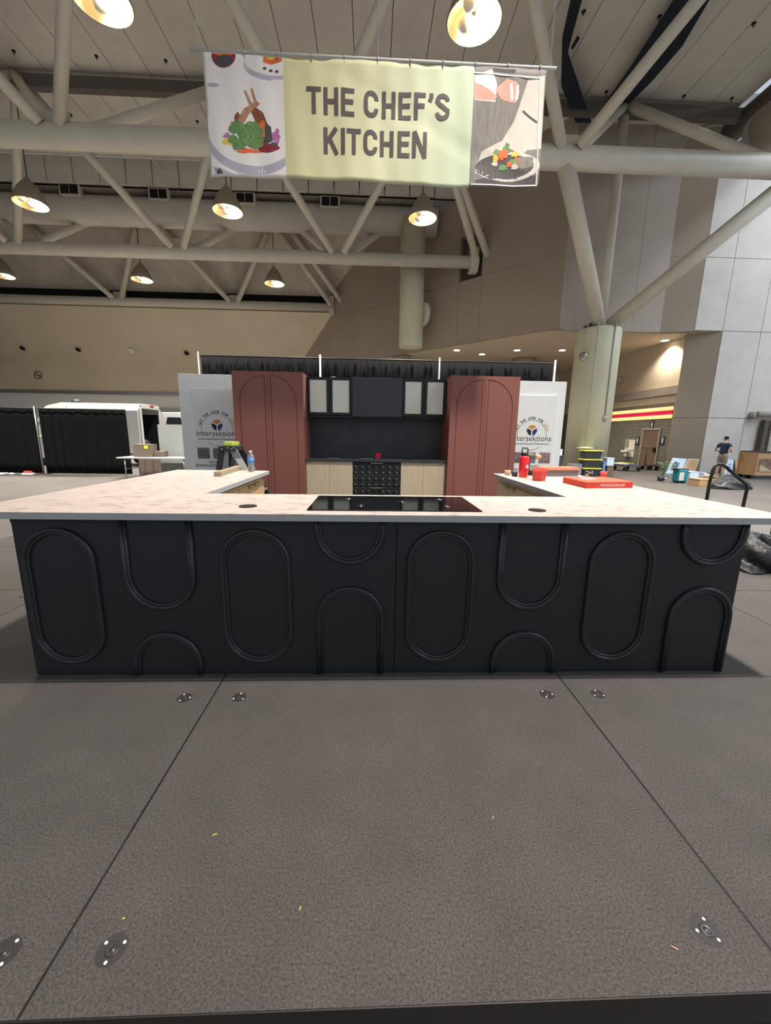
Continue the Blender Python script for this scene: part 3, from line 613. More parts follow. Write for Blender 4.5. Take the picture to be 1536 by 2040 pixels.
# ------------------------------------------------------------------ kitchen at the back of the stage
YK = 4.28; YBK = 4.97
def pantry(x0, x1, label):
    t = thing('pantry_cabinet', label, 'cabinet', ((x0+x1)/2, YK+.3, 0)); H = 2.22
    MB().box(x0, x1, YK+.02, YBK, 0, H).build('carcass', 'red_cab', t)
    xm = (x0+x1)/2
    for s, (a, b) in ((-1, (x0+.002, xm-.002)), (1, (xm+.002, x1-.002))):
        # door face with a real arch-shaped routed groove: frame piece and raised arch piece
        ay0, R = .09, (b-a)-.09-.035
        ix = b-.035 if s < 0 else a+.035          # straight side next to the meeting stile
        ox = a+.09 if s < 0 else b-.09
        def outline(g):
            iX = ix+s*g; oX = ox-s*g; z0, z1 = ay0+g, H-.055-g; r = abs(oX-iX); P = []
            # top quarter ellipse from the inner side to the outer side, then the bottom one
            for i in range(11): an = math.pi/2*i/10; P.append((iX+s*r*math.sin(an), z1-r+r*math.cos(an)))
            for i in range(11): an = math.pi/2*i/10; P.append((iX+s*r*math.cos(an), z0+r-r*math.sin(an)))
            return P
        o1, o2 = outline(0), outline(.02)
        rect = [(a, 0.02), (b, 0.02), (b, H-.003), (a, H-.003)]
        dr = MB().box(a, b, YK+.013, YK+.02, .02, H-.003).build('door', 'red_cab', t)
        # frame around the arch, as a ring of quads to the rectangle
        fr_ = MB(); n_ = len(o1); cx = sum(p[0] for p in o1)/n_; cz = sum(p[1] for p in o1)/n_
        def clampdir(p):
            dx, dz = p[0]-cx, p[1]-cz; ts = []
            if abs(dx) > 1e-9: ts.append(((b if dx > 0 else a)-cx)/dx)
            if abs(dz) > 1e-9: ts.append(((H-.003 if dz > 0 else .02)-cz)/dz)
            tt = min(ts); return (cx+dx*tt, cz+dz*tt)
        pts = sorted(o1, key=lambda p: math.atan2(p[1]-cz, p[0]-cx))
        full = []
        cor = [(a, .02), (b, .02), (b, H-.003), (a, H-.003)]
        out = [clampdir(p) for p in pts]
        angs = [math.atan2(p[1]-cz, p[0]-cx) for p in pts]
        V = [(p[0], YK, p[1]) for p in pts]+[(p[0], YK, p[1]) for p in out]+[(p[0], YK, p[1]) for p in cor]; F = []
        for i in range(n_):
            j = (i+1) % n_; a0, a1 = angs[i], angs[j]
            if a1 < a0: a1 += 2*math.pi
            mid = []
            for c_i, cc in enumerate(cor):
                ac = math.atan2(cc[1]-cz, cc[0]-cx)
                for add in (0, 2*math.pi):
                    if a0 < ac+add < a1: mid.append((ac+add, 2*n_+c_i))
            F.append(tuple([i, n_+i]+[m_[1] for m_ in sorted(mid)]+[n_+j, j]))
        fr_.add(V, F)
        V2 = [(p[0], YK+.013, p[1]) for p in pts]; fr_.add([V[i] for i in range(n_)]+V2, [(i, (i+1) % n_, n_+(i+1) % n_, n_+i) for i in range(n_)])
        fr_.build('door_frame', 'red_cab', dr, recalc=False)
        ar = MB(); p2 = sorted(o2, key=lambda p: math.atan2(p[1]-cz, p[0]-cx)); ar.prism(p2, lambda u, v, w_: (u, w_, v), YK+.001, YK+.013); ar.build('arch_panel', 'red_cab', dr)
    return t
xL0, xL1 = YP(458, 800, YK).x-.06, YP(604, 800, YK).x; xL0 = YP(464, 800, YK).x
xR0, xR1 = YP(897, 800, YK).x, YP(1034, 800, YK).x
pantry(xL0, xL1, 'tall red pantry cabinet with arched doors behind the step ladder')
pantry(xR0, xR1, 'tall red pantry cabinet with arched doors behind the red flask')
# base run
bx = [YP(px, 940, 4.4).x for px in (605, 653, 703, 798, 846, 893)]; bx[0] = xL1+.004; bx[-1] = xR0-.004
def kbase(x0, x1, label, hand):
    t = thing('base_cabinet', label, 'cabinet', ((x0+x1)/2, 4.7, 0)); MB().box(x0, x1, 4.42, YBK-.02, 0.0, .878).build('carcass', 'oak', t)
    xm = (x0+x1)/2
    for i, (a, b) in enumerate(((x0, xm), (xm, x1))):
        d_ = MB().box(a+.002, b-.002, 4.4, 4.42, .1, .872).build('door', 'oak', t, bevel=.0015)
        xc = b-.09 if i == 0 else a+.09; MB().box(xc-.07, xc+.07, 4.385, 4.4, .862, .873).build('tab_handle', 'brass', d_)
    return t
kbase(bx[0], bx[2]-.004, 'pale oak two-door base cabinet left of the dark drawers', 0); kbase(bx[3]+.004, bx[5], 'pale oak two-door base cabinet between dark drawers and red pantry', 1)
dr_ = thing('drawer_unit', 'black two-drawer unit with raised circle pattern fronts', 'drawer unit', ((bx[2]+bx[3])/2, 4.7, 0))
MB().box(bx[2]-.002, bx[3]+.002, 4.43, YBK-.02, 0, .878).build('carcass', 'black_plain', dr_)
for za, zb in ((.1, .47), (.48, .872)):
    w_ = MB().box(bx[2]+.002, bx[3]-.002, 4.41, 4.43, za, zb).build('drawer', 'black_panel', dr_); k = MB(); nx = 7; sx = (bx[3]-bx[2])/nx
    for i in range(nx):
        for j in range(4):
            cx, cz = bx[2]+sx*(i+.5), za+(zb-za)*(j+.5)/4
            if j % 2: k.lathe((cx, 4.41, cz), [(.045, 0), (.042, .012), (.03, .012), (.026, .003), (.0, .004)], n=12, axis=(0, -1, 0))
            else:
                k.lathe((cx, 4.41, cz), [(.045, 0), (.042, .012), (.03, .012), (.026, .003), (.0, .004)], n=12, axis=(0, -1, 0))
                if i: k.lathe((cx-sx/2, 4.41, cz+(zb-za)/8), [(.03, 0), (.0, .014)], n=4, axis=(0, -1, 0))
    tag(k.build('circle_relief', 'black_mould', w_), kind='stuff'); xc = (bx[2]+bx[3])/2; MB().box(xc-.1, xc+.1, 4.375, 4.4, zb-.02, zb-.008).build('pull_handle', 'brass', w_)
kc = thing('back_counter', 'dark slate counter with matching backsplash at the rear kitchen', 'counter', (.02, 4.7, .88))
MB().box(xL1+.004, xR0-.004, 4.37, YBK-.03, .88, .915).build('counter_top', 'slate', kc); MB().box(xL1+.004, xR0-.004, YBK-.028, YBK, .88, 1.6).build('backsplash', 'slate', kc)
YU = 4.62; zu0, zu1 = 1.607, 2.2
def upper(x0, x1, label):
    t = thing('glass_cabinet', label, 'wall cabinet', ((x0+x1)/2, YU+.15, zu0)); MB().box(x0, x1, YU+.02, YBK, zu0, zu1).build('carcass', 'black_plain', t)
    xm = (x0+x1)/2
    for a, b in ((x0, xm), (xm, x1)):
        a += .003; b -= .003; d_ = MB(); f_ = .045
        for r in ((a, a+f_, zu0, zu1), (b-f_, b, zu0, zu1), (a+f_, b-f_, zu0, zu0+f_), (a+f_, b-f_, zu1-f_, zu1)): d_.box(r[0], r[1], YU, YU+.02, r[2], r[3])
        d_ = d_.build('door_frame', 'black_plain', t); MB().box(a+f_, b-f_, YU+.008, YU+.016, zu0+f_, zu1-f_).build('pane', 'frost', d_)
ux = [YP(px, 790, YU).x for px in (607, 702, 801, 896)]
upper(max(ux[0], xL1+.004), ux[1]-.004, 'black framed wall cabinet with frosted panes by the red pantry behind the ladder'); upper(ux[2]+.004, min(ux[3], xR0-.004), 'black framed wall cabinet with frosted panes by the red pantry behind the flask')
t = thing('hood_cabinet', 'flat graphite hood cover between the frosted wall cabinets', 'range hood', ((ux[1]+ux[2])/2, 4.75, zu0)); MB().box(ux[1], ux[2], YU-.0, YBK, zu0+.02, zu1).build('carcass', 'black_plain', t); MB().box(ux[1], ux[2], YU-.03, YU, zu0-.01, zu1+.004).build('cover_panel', 'graphite', t, bevel=.002)
tag(MB().box(xL1+.005, xR0-.005, YU+.01, YBK-.03, zu0-.026, zu0-.012).build('light_pelmet', 'graphite'), 'thin graphite shelf board under the frosted wall cabinets', 'shelf')
q = YP(753, 908, 4.75); tag(MB().box(q.x-.045, q.x+.045, 4.74, 4.755, .9155, .9155+.09).build('notice_card', 'red', bevel=.002), 'small square red card standing on the slate counter', 'card')
for px, l in ((665, .1), (723, .05), (735, .07)):
    q = YP(px, 910, 4.62); q.z = .916; tag(MB().prism([(q.x-l, q.y-.01), (q.x+l, q.y-.02), (q.x+l*.8, q.y+.02), (q.x-l*.9, q.y+.015)], lambda u, v, z: (u, v, z), .9155, .9175).build('offcut_strip', 'label_white'), 'thin pale offcut strip lying on the slate counter', 'offcut', 'offcuts on the slate counter')
random.seed(5)
for px in (664, 732, 748, 759, 772):
    q = YP(px, 749, 4.8); k = MB()
    k.path([(q.x-.04+.012*i, 4.8+.02*math.sin(i*2.1), zu1+.006+.018*abs(math.sin(i*1.3+px))) for i in range(8)], .009, n=6)
    tag(k.build('plastic_wrap', 'white'), 'crumpled white wrapping strip on top of the '+('wall cabinet' if px < 700 else 'hood cabinet'), 'wrapping', None if px < 700 else 'wrapping scraps on the hood cabinet')
# ------------------------------------------------------------------ logo boards
def logo_board(x0, x1, xi0, xi1, cpx, cpy, rp, label, third):
    t = thing('logo_board', label, 'display board', ((x0+x1)/2, 5.05, 0)); zt = 2.26
    MB().box(x0, x1, 5.03, 5.08, 0, zt).build('backing_board', 'board_white', t, bevel=.003)
    MB().box(xi0, xi1, 4.998, 5.03, 0, 2.02).build('sign_panel', 'board_grey', t, bevel=.004)
    c = YP(cpx, cpy, 4.997); s = rp/ (FPX/ (6.99)); Yp = 4.9965
    f = lambda u, v: (c.x+u, Yp, c.z+v)
    k = MB()
    def rib(pts, w, m):
        P = [Vector(p) for p in pts]; V = []
        for i, p in enumerate(P):
            d = (P[min(i+1, len(P)-1)]-P[max(i-1, 0)]).normalized(); n_ = Vector((-d.y, d.x))*w/2; V += [f(*(p+n_)), f(*(p-n_))]
        k.add(V, [(2*i, 2*i+1, 2*i+3, 2*i+2) for i in range(len(P)-1)], m)
    rib([(s*math.cos(math.radians(a)), s*math.sin(math.radians(a))) for a in range(-12, 193, 5)], .006, 0)
    rib([(s*math.cos(math.radians(a)), s*math.sin(math.radians(a))) for a in range(232, 310, 4)], .006, 0)
    txt = 'GET THE LOOK FOR LESS'; n_ = len(txt)
    for i, ch in enumerate(txt):
        if ch == ' ': continue
        an = math.radians(162-144*i/(n_-1)); R = s*1.06
        V, F = text_mesh(ch, .062, .0012); ca, sa = math.cos(an-math.pi/2), math.sin(an-math.pi/2)
        k.add([f(R*math.cos(an)+u*ca-v*sa, R*math.sin(an)+u*sa+v*ca) for u, v in V], F, 3 if i > n_-5 else 0)
    put_text(k, 'intersektions', .138, lambda u, v: f(u, v-.1), 0, 0)
    for sx_ in (-.093, .075): put_text(k, '.', .1, lambda u, v, sx_=sx_: f(u+sx_, v-.125), .002, 0)
    rr = random.Random(2); u = -.33
    while u < .32: l = rr.uniform(.012, .03); k.face([f(u, -.16), f(u+l, -.16), f(u+l, -.145), f(u, -.145)], 0); u += l+.01
    # three-way cube emblem with notched edges
    for j, (an, mi) in enumerate(((90, 3), (210, 2), (330, 1))):
        an = math.radians(an); d = Vector((math.cos(an), math.sin(an))); e1 = Vector((math.cos(an-math.pi/3), math.sin(an-math.pi/3))); e2 = Vector((math.cos(an+math.pi/3), math.sin(an+math.pi/3))); L = .075
        o2 = d*.012+Vector((0, .085)); A = o2+e1*L; B = o2+e2*L
        P = [o2, A, A+d*L*.35, A*.75+B*.25+d*L*.35, A*.75+B*.25+d*L*.62, A*.5+B*.5+d*L*.45, A*.25+B*.75+d*L*.62, A*.25+B*.75+d*L*.35, B+d*L*.35, B]
        k.face([f(*p) for p in (P if True else P)], mi)
    for i in range(3):
        u0 = -.36+.262*i; mi = 4+i; k.face([f(u0, -.49), f(u0+.205, -.49), f(u0+.205, -.30), f(u0, -.30)], mi)
    put_text(k, 'SHOP ONLINE', .055, lambda u, v: f(u, v-.565), .001, 0); put_text(k, 'WWW.INTERSEKTIONS.CA', .068, lambda u, v: f(u, v-.63), .001, 0)
    k.build('printed_logo', ['ink', 'ink_blue', 'ink_black', 'ink_gold', 'photo_a', 'photo_b', 'photo_c'], t, recalc=False)
logo_board(YP(358, 800, 5.03).x, -1.95, YP(384, 800, 5.0).x, -1.97, 433, 857, 30, 'white logo display board standing behind the step ladder', 0)
logo_board(1.95, YP(1126, 800, 5.03).x, 1.97, YP(1111, 800, 5.0).x, 1059, 867, 29, 'white logo display board standing behind the red flask', 1)
# ------------------------------------------------------------------ step ladder behind the worktop
q = YP(460, 893, 2.75); zt = q.z; t = thing('step_ladder', 'folding step ladder with lime top cap and dark rails', 'ladder', (q.x+.1, 2.75, 0))
MB().box(q.x-.035, q.x+.06, 2.62, 2.88, zt+.03, zt+.075).build('top_cap', 'lime', t, bevel=.006); hd = MB().box(q.x-.09, q.x+.1, 2.6, 2.9, zt-.03, zt+.03).build('head', 'ladder_black', t, bevel=.006)
for i, x in enumerate((-.05, .02, .06, .085)): MB().tube((q.x+x, 2.592, zt+(.01 if i % 2 else -.005)), (q.x+x, 2.6, zt+(.01 if i % 2 else -.005)), .008, n=8).build('rivet', 'steel', hd)
def bar(a, b, w, d, nm, mm):
    a, b = Vector(a), Vector(b); dx = Vector((w/2, 0, 0)); dy = Vector((0, d/2, 0))
    return MB().hexa([a-dx-dy, a+dx-dy, a+dx+dy, a-dx+dy], [b-dx-dy, b+dx-dy, b+dx+dy, b-dx+dy]).build(nm, mm, t)
for y in (2.63, 2.87):
    yy = y+(-.06 if y < 2.7 else .06)
    bar((q.x+.66, yy, 0), (q.x+.06, y, zt), .085, .03, 'front_rail', 'ladder_black' if y > 2.7 else 'ladder_grey')
    bar((q.x-.28, yy, 0), (q.x-.05, y, zt), .07, .03, 'rear_rail', 'ladder_black')
    bar((q.x-.10, yy, 0), (q.x-.01, y, zt), .06, .025, 'brace_rail', 'ladder_grey')
for i in range(4):
    u = (i+.6)/4.6; MB().box(q.x+.66-.6*u-.06, q.x+.66-.6*u+.05, 2.62, 2.88, zt*u-.01, zt*u+.012).build('step', 'ladder_grey', t)
bar((q.x+.36, 2.585, .52*zt), (q.x+.13, 2.602, .9*zt), .075, .006, 'warning_label', 'label_white')
# ------------------------------------------------------------------ hanging banner
YBN = 3.0
bl = YP(404, 97, YBN).x; br_ = YP(1089, 147, YBN).x; bz1, bz0 = 5.17, 4.05
def wob(x, z):
    h = (bz1-z)/(bz1-bz0)
    return YBN+.010*math.sin(x*9+.6)*h+.003*math.sin(x*23+z*3)+.008*math.sin(x*4.1-z*5)+.012*max(0, 1-((x+2.1*z-10.2)*4)**2)*.6
def bz(x, z): return z+(bz1-z)/(bz1-bz0)*-.012*math.sin(x*2.2)
bn = thing('hanging_banner', 'wide cloth banner with bold dark lettering and two food pictures', 'banner', (0, YBN, bz0))
xm0, xm1 = YP(567, 230, YBN).x, YP(941, 230, YBN).x
if True:
    k = MB(); nx, nz = 120, 26; V = []; F = []; I = []
    xs_ = sorted([bl+(br_-bl)*i/nx for i in range(nx+1)]+[xm0, xm1])
    for j in range(nz+1):
        z = bz0+(bz1-bz0)*j/nz
        for x in xs_: V.append((x, wob(x, z), bz(x, z)))
    w_ = len(xs_)
    for j in range(nz):
        for i in range(w_-1):
            xc = (xs_[i]+xs_[i+1])/2; k.F.append([j*w_+i, j*w_+i+1, (j+1)*w_+i+1, (j+1)*w_+i]); k.I.append(0 if xc < xm0 else 1 if xc < xm1 else 2); k.S.append(True)
    k.V = [Vector(v) for v in V]; o = k.build('cloth', ['print_white', 'banner_mid', 'print_mid'], bn, recalc=False)
    sm = o.modifiers.new('solid', 'SOLIDIFY'); sm.thickness = .003; sm.offset = 1
def onb(x, z, d=.004): return (x, wob(x, z)-d, bz(x, z))
def P2(px, py): p = YP(px, py, YBN); return (p.x, p.z)
# lettering
def ribbon(k, pts, t, d, m=0, closed=False):
    P = [Vector(p) for p in pts]; V = []; n_ = len(P)
    for i, p in enumerate(P):
        a = P[i]-P[i-1] if i or closed else P[1]-P[0]; b = P[(i+1) % n_]-P[i] if i < n_-1 or closed else a
        a = a.normalized(); b = b.normalized(); nn = Vector((-(a.y+b.y), a.x+b.x)); nn = nn.normalized() if nn.length > 1e-6 else Vector((-a.y, a.x)); sc = 1/max(.5, nn.dot(Vector((-a.y, a.x))))
        V += [onb(*(p+nn*t/2*sc), d), onb(*(p-nn*t/2*sc), d)]
    k.add(V, [(2*i, 2*i+1, 2*((i+1) % n_)+1, 2*((i+1) % n_)) for i in range(n_ if closed else n_-1)], m)
def letter(k, ch, x0, x1, z0, z1, t):
    w, h = x1-x0, z1-z0; d = .008; cx = (x0+x1)/2; e = t/2
    def ell(cx, cz, rx, rz, a0, a1, n=10): return [(cx+rx*math.cos(math.radians(a0+(a1-a0)*i/n)), cz+rz*math.sin(math.radians(a0+(a1-a0)*i/n))) for i in range(n+1)]
    def R(pts): ribbon(k, pts, t, d)
    seg = lambda a, b, n=8: [(a[0]+(b[0]-a[0])*i/n, a[1]+(b[1]-a[1])*i/n) for i in range(n+1)]
    if ch == 'T': R(seg((x0, z1-e), (x1, z1-e))); R(seg((cx, z0), (cx, z1)))
    elif ch == 'H': R(seg((x0+e, z0), (x0+e, z1))); R(seg((x1-e, z0), (x1-e, z1))); R(seg((x0, z0+h/2), (x1, z0+h/2)))
    elif ch in 'EF':
        R(seg((x0+e, z0), (x0+e, z1))); R(seg((x0, z1-e*.9), (x1, z1-e*.9))); R(seg((x0, z0+h*.52), (x1-w*.08, z0+h*.52)))
        if ch == 'E': R(seg((x0, z0+e*.9), (x1, z0+e*.9)))
    elif ch == 'I': R(seg((cx, z0), (cx, z1)))
    elif ch == 'N': R(seg((x0+e, z0), (x0+e, z1))); R(seg((x1-e, z0), (x1-e, z1))); R(seg((x0+e, z1), (x1-e, z0)))
    elif ch == 'K': R(seg((x0+e, z0), (x0+e, z1))); R(seg((x1-e*1.0, z1), (x0+e*1.2, z0+h*.42))); R(seg((x0+w*.42, z0+h*.58), (x1-e*.7, z0)))
    elif ch == 'C': rx = w/2-e; R([(x1-e, z1-h*.34)]+ell(cx, z1-e-rx*1.1, rx, rx*1.1, 0, 180)+ell(cx, z0+e+rx*1.1, rx, rx*1.1, 180, 360)+[(x1-e, z0+h*.34)])
    elif ch == 'S':
        rx = w/2-e; rz = h*.25-e*.5
        R(ell(cx, z1-e-rz, rx, rz, 8, 180, 9)+seg((x0+e, z1-e-rz*1.3), (cx, z0+h*.52), 2)[1:]+seg((cx, z0+h*.5), (x1-e, z0+e+rz*1.4), 2)[1:]+ell(cx, z0+e+rz, rx, rz, 0, -176, 9))
    elif ch == "'": R([(cx+w*.1, z1), (cx+w*.1, z1-h*.16), (cx-w*.25, z1-h*.30)])
k = MB()
z1a = sum(P2(x, y)[1] for x, y in ((625, 173), (880, 189)))/2; z0a = sum(P2(x, y)[1] for x, y in ((625, 227), (880, 243)))/2
z1b = sum(P2(x, y)[1] for x, y in ((660, 255), (835, 264)))/2; z0b = sum(P2(x, y)[1] for x, y in ((660, 307), (835, 316)))/2
for ch, a, b in (('T', 611, 640), ('H', 645, 674), ('E', 680, 706), ('C', 725, 754), ('H', 761, 788), ('E', 794, 819), ('F', 825, 848), ("'", 853, 863), ('S', 867, 896)): letter(k, ch, P2(a, 205)[0], P2(b, 205)[0], z0a, z1a, .042)
for ch, a, b in (('K', 645, 674), ('I', 679, 688), ('T', 691, 719), ('C', 724, 752), ('H', 757, 784), ('E', 792, 816), ('N', 821, 850)): letter(k, ch, P2(a, 285)[0], P2(b, 285)[0], z0b, z1b, .042)
k.build('lettering', 'letter', bn, recalc=False)
# food pictures printed on both ends
def flat_print(k, pts, m, d, clip=None):
    bm = bmesh.new(); P = []
    for x, z in pts:
        x = min(max(x, clip[0]), clip[1]) if clip else x; z = min(max(z, bz0+.004), bz1-.004)
        if not P or (Vector((x, z))-P[-1]).length > 1e-4: P.append(Vector((x, z)))
    if (P[0]-P[-1]).length < 1e-4: P.pop()
    bm.faces.new([bm.verts.new((p.x, p.y, 0)) for p in P]); bmesh.ops.triangulate(bm, faces=bm.faces)
    for _ in range(6):
        es = [e_ for e_ in bm.edges if e_.calc_length() > .045]
        if not es: break
        bmesh.ops.subdivide_edges(bm, edges=es, cuts=1); bmesh.ops.triangulate(bm, faces=bm.faces)
    bm.verts.index_update(); k.add([onb(v.co.x, v.co.y, d) for v in bm.verts], [tuple(v.index for v in f_.verts) for f_ in bm.faces], m); bm.free()
def blob(k, px, py, rx, ry, m, d, n=18, j=0, rot=0, a0=0, a1=360, clip=None):
    P = []
    for i in range(n):
        a = math.radians(a0+(a1-a0)*i/(n if a1-a0 == 360 else n-1)); s = 1+j*math.sin(a*5+px)*.5+j*math.sin(a*3+py)*.5
        u, v = rx*s*math.cos(a), ry*s*math.sin(a); u, v = u*math.cos(rot)-v*math.sin(rot), u*math.sin(rot)+v*math.cos(rot)
        P.append(P2(px+u, py+v))
    flat_print(k, P, m, d, clip)
def poly(k, pts, m, d, clip=None): flat_print(k, [P2(*p) for p in pts], m, d, clip)
CL = (bl+.004, xm0-.003); CR = (xm1+.003, br_-.003); k = MB()
FM = ['print_red', 'print_shade', 'print_white', 'print_green', 'print_brown', 'print_bone', 'print_orange', 'print_yel', 'print_pur', 'print_dark', 'white', 'print_pale', 'print_skin', 'print_mid']
blob(k, 512, 258, 105, 92, 1, .0032, 40, clip=CL); blob(k, 512, 246, 100, 86, 2, .0036, 40, clip=CL)
blob(k, 560, 130, 75, 32, 1, .0032, 30, clip=CL); blob(k, 560, 122, 72, 29, 2, .0036, 30, clip=CL); blob(k, 600, 205, 75, 22, 1, .0032, 30, clip=CL, rot=.5); blob(k, 602, 198, 75, 22, 2, .0036, 30, clip=CL, rot=.5)
blob(k, 446, 112, 24, 24, 0, .004, 26, clip=CL); blob(k, 446, 122, 18, 12, 9, .0043, 20, clip=CL); blob(k, 447, 106, 22, 7, 6, .0043, 18, clip=CL); blob(k, 425, 170, 12, 4, 1, .004, 12, clip=CL)
poly(k, [(524, 104), (562, 110), (562, 122), (540, 128), (524, 124)], 6, .0042, CL); blob(k, 540, 112, 10, 6, 7, .0045, 12); blob(k, 527, 136, 4, 3, 9, .0045, 8); blob(k, 539, 140, 4, 3, 9, .0045, 8); blob(k, 551, 142, 4, 3, 9, .0045, 8)
poly(k, [(485, 181), (489, 178), (502, 205), (497, 210)], 5, .0046, CL); poly(k, [(498, 176), (502, 173), (514, 210), (508, 212)], 5, .0046, CL)
poly(k, [(470, 246), (486, 215), (510, 200), (518, 206), (496, 226), (484, 250), (476, 258)], 5, .0044, CL); poly(k, [(500, 222), (508, 212), (524, 225), (534, 250), (540, 276), (528, 290), (516, 282), (512, 250)], 4, .0044, CL)
blob(k, 533, 270, 10, 20, 9, .0046, 16, .2); blob(k, 521, 262, 8, 22, 6, .0048, 14, .2); blob(k, 465, 252, 8, 10, 6, .0042, 12, .3); blob(k, 474, 240, 8, 16, 4, .0042, 12, .2)
blob(k, 500, 268, 26, 20, 3, .0049, 22, .1)
for i in range(20): blob(k, 478+random.uniform(-14, 40), 268+random.uniform(-22, 24), random.uniform(8, 13), random.uniform(7, 11), 3, .005+.0002*i, 12, .15)
blob(k, 455, 282, 12, 8, 7, .0043, 12, .3); blob(k, 452, 270, 7, 6, 8, .0043, 12, .4); blob(k, 548, 275, 12, 14, 8, .0043, 14, .5); blob(k, 535, 297, 22, 9, 0, .0043, 16, .1); blob(k, 495, 302, 22, 5, 6, .0043, 14, .4); blob(k, 546, 290, 8, 4, 9, .0046, 10, .5)
poly(k, [(424, 330), (440, 335), (470, 350), (430, 346)], 1, .0042, CL); poly(k, [(432, 338), (440, 336), (446, 346), (434, 347)], 9, .0045, CL)
# right picture
blob(k, 1010, 332, 64, 30, 11, .0036, 36, clip=CR); blob(k, 1004, 332, 58, 25, 9, .0040, 36, clip=CR); blob(k, 1042, 325, 22, 12, 13, .0042, 20, .2, clip=CR)
poly(k, [(1008, 290), (1052, 160), (1086, 150), (1084, 300), (1050, 300), (1040, 310)], 11, .0034, CR); poly(k, [(945, 345), (960, 300), (1000, 280), (1050, 200), (1060, 205), (1010, 290), (960, 340)], 11, .0036, CR)
poly(k, [(943, 150), (980, 140), (990, 170), (986, 205), (945, 200)], 2, .0038, CR); poly(k, [(942, 165), (962, 172), (990, 192), (985, 202), (942, 198)], 12, .0042, CR); poly(k, [(985, 180), (1010, 158), (1030, 165), (1035, 185), (1028, 205), (1015, 204), (998, 198)], 12, .0042, CR)
for i in range(4): poly(k, [(1008+i*7, 165+i*2), (1013+i*7, 164+i*2), (1020+i*4, 198), (1014+i*4, 202)], 2 if i % 2 else 12, .0046+.0001*i, CR)
poly(k, [(980, 137), (1028, 141), (1024, 147), (982, 144)], 9, .004, CR); poly(k, [(1040, 222), (1044, 219), (1071, 243), (1069, 247)], 9, .0044, CR)
poly(k, [(946, 358), (985, 350), (1070, 352), (1068, 370), (946, 366)], 9, .0035, CR)
for i in range(14): blob(k, 1006+random.uniform(-22, 26), 318+random.uniform(-16, 16), random.uniform(5, 9), random.uniform(4, 8), random.choice((6, 6, 0, 3, 7, 11)), .0046+.0002*i, 10, .3)
blob(k, 1010, 294, 6, 10, 3, .0075, 10, .4); blob(k, 1003, 306, 10, 9, 6, .0077, 12, .3)
def rl(pts, t, m): ribbon(k, [P2(*p) for p in pts], t, .0085, m)
rl([(944, 146), (960, 147), (985, 150), (1010, 152), (1040, 154), (1076, 156), (1075, 200), (1072, 260), (1069, 330), (1067, 372), (1020, 371), (980, 369), (938, 366)], .012, 2)
tag(k.build('printed_pictures', FM, bn, recalc=False), kind='stuff')
r0, r1 = YP(376, 93, YBN), YP(1108, 143, YBN); zr = bz1+.022
MB().tube((r0.x, YBN, zr), (r1.x, YBN, zr), .014, n=10).build('top_pole', 'label_white', bn)
for i in range(11):
    x = bl+.08+(br_-bl-.16)*i/10; MB().lathe((x, YBN, zr), [(.02, -.008), (.024, 0), (.02, .008), (.016, 0), (.02, -.008)], n=10, axis=(1, 0, 0), cap=False).tube((x, YBN-.004, bz1-.03), (x, YBN-.004, zr-.012), .004, n=6).build('hanging_ring', 'steel', bn)
for px0, px1 in ((387, 395), (755, 753), (1110, 1098)):
    x = YP(px1, 105, YBN).x; MB().tube((x, YBN, zr+.014), (x+.01, YBN+.02, ZC-.02), .007, n=6).build('hanging_wire', 'label_white', bn)
# ------------------------------------------------------------------ drapes
def drape(x0, x1, Y, z0, z1, label, parent=None, seed=0, grp=None, amp=.035):
    rnd = random.Random(seed); nx = max(20, int((x1-x0)*38)); ph = [rnd.uniform(0, 6) for _ in range(4)]; V = []; nz = 6
    for j in range(nz+1):
        z = z0+(z1-z0)*j/nz; h = 1-j/nz
        for i in range(nx+1):
            x = x0+(x1-x0)*i/nx; y = amp*(.5+.5*h)*(math.sin(x*17+ph[0]+1.5*math.sin(x*3+ph[1]))*.6+.4*math.sin(x*41+ph[2]+h*.6*math.sin(x*5)))
            V.append((x, Y+y, z))
    o = MB().add(V, [(j*(nx+1)+i, j*(nx+1)+i+1, (j+1)*(nx+1)+i+1, (j+1)*(nx+1)+i) for j in range(nz) for i in range(nx)], 0, True).build('black_drape', 'drape', None, recalc=False)
    s = o.modifiers.new('solid', 'SOLIDIFY'); s.thickness = .006; return tag(o, label, 'drape', grp)
def pole(x, Y, z1, label, grp):
    t = thing('drape_pole', label, 'pole', (x, Y, FL), grp); MB().tube((x, Y, FL+.01), (x, Y, z1), .024, n=12).build('upright', 'alu', t); MB().box(x-.2, x+.2, Y-.2, Y+.2, FL, FL+.012).build('base_plate', 'alu_dark', t)
YD = 8.0; dx_ = [YP(px, 730, YD).x for px in (400, 639, 874, 1102)]; ztop = 3.09
nm = ('beside the white board by the van', 'directly behind the hood cabinet', 'beside the pale round column')
for i in range(3): drape(dx_[i]+.01, dx_[i+1]-.01, YD, FL+.03, ztop, 'tall black drape panel behind the kitchen, '+nm[i], seed=i, grp='black drapes behind the kitchen')
for i, x in enumerate(dx_): pole(x, YD-.10, ztop+.05, 'slim silver drape pole in front of the tall black drapes', 'poles of the tall drapes')
tag(MB().tube((dx_[0], YD-.056, ztop-.02), (dx_[-1], YD-.056, ztop-.02), .018, n=8).build('drape_rail', 'black_plain'), 'thin black rail along the top of the tall black drapes', 'rail')
YD2 = 13.0; xe = YP(256, 880, YD2).x; xj = YP(82, 870, YD2).x; zt2 = YP(150, 814, YD2).z
drape(xj+.05, xe, YD2, FL+.02, zt2, 'low black drape panel hiding the parked white van', seed=11, grp=None, amp=.05); drape(xj-5.2, xj-.05, YD2, FL+.02, zt2, 'low black drape panel along the concrete floor away from the van', seed=12, amp=.05)
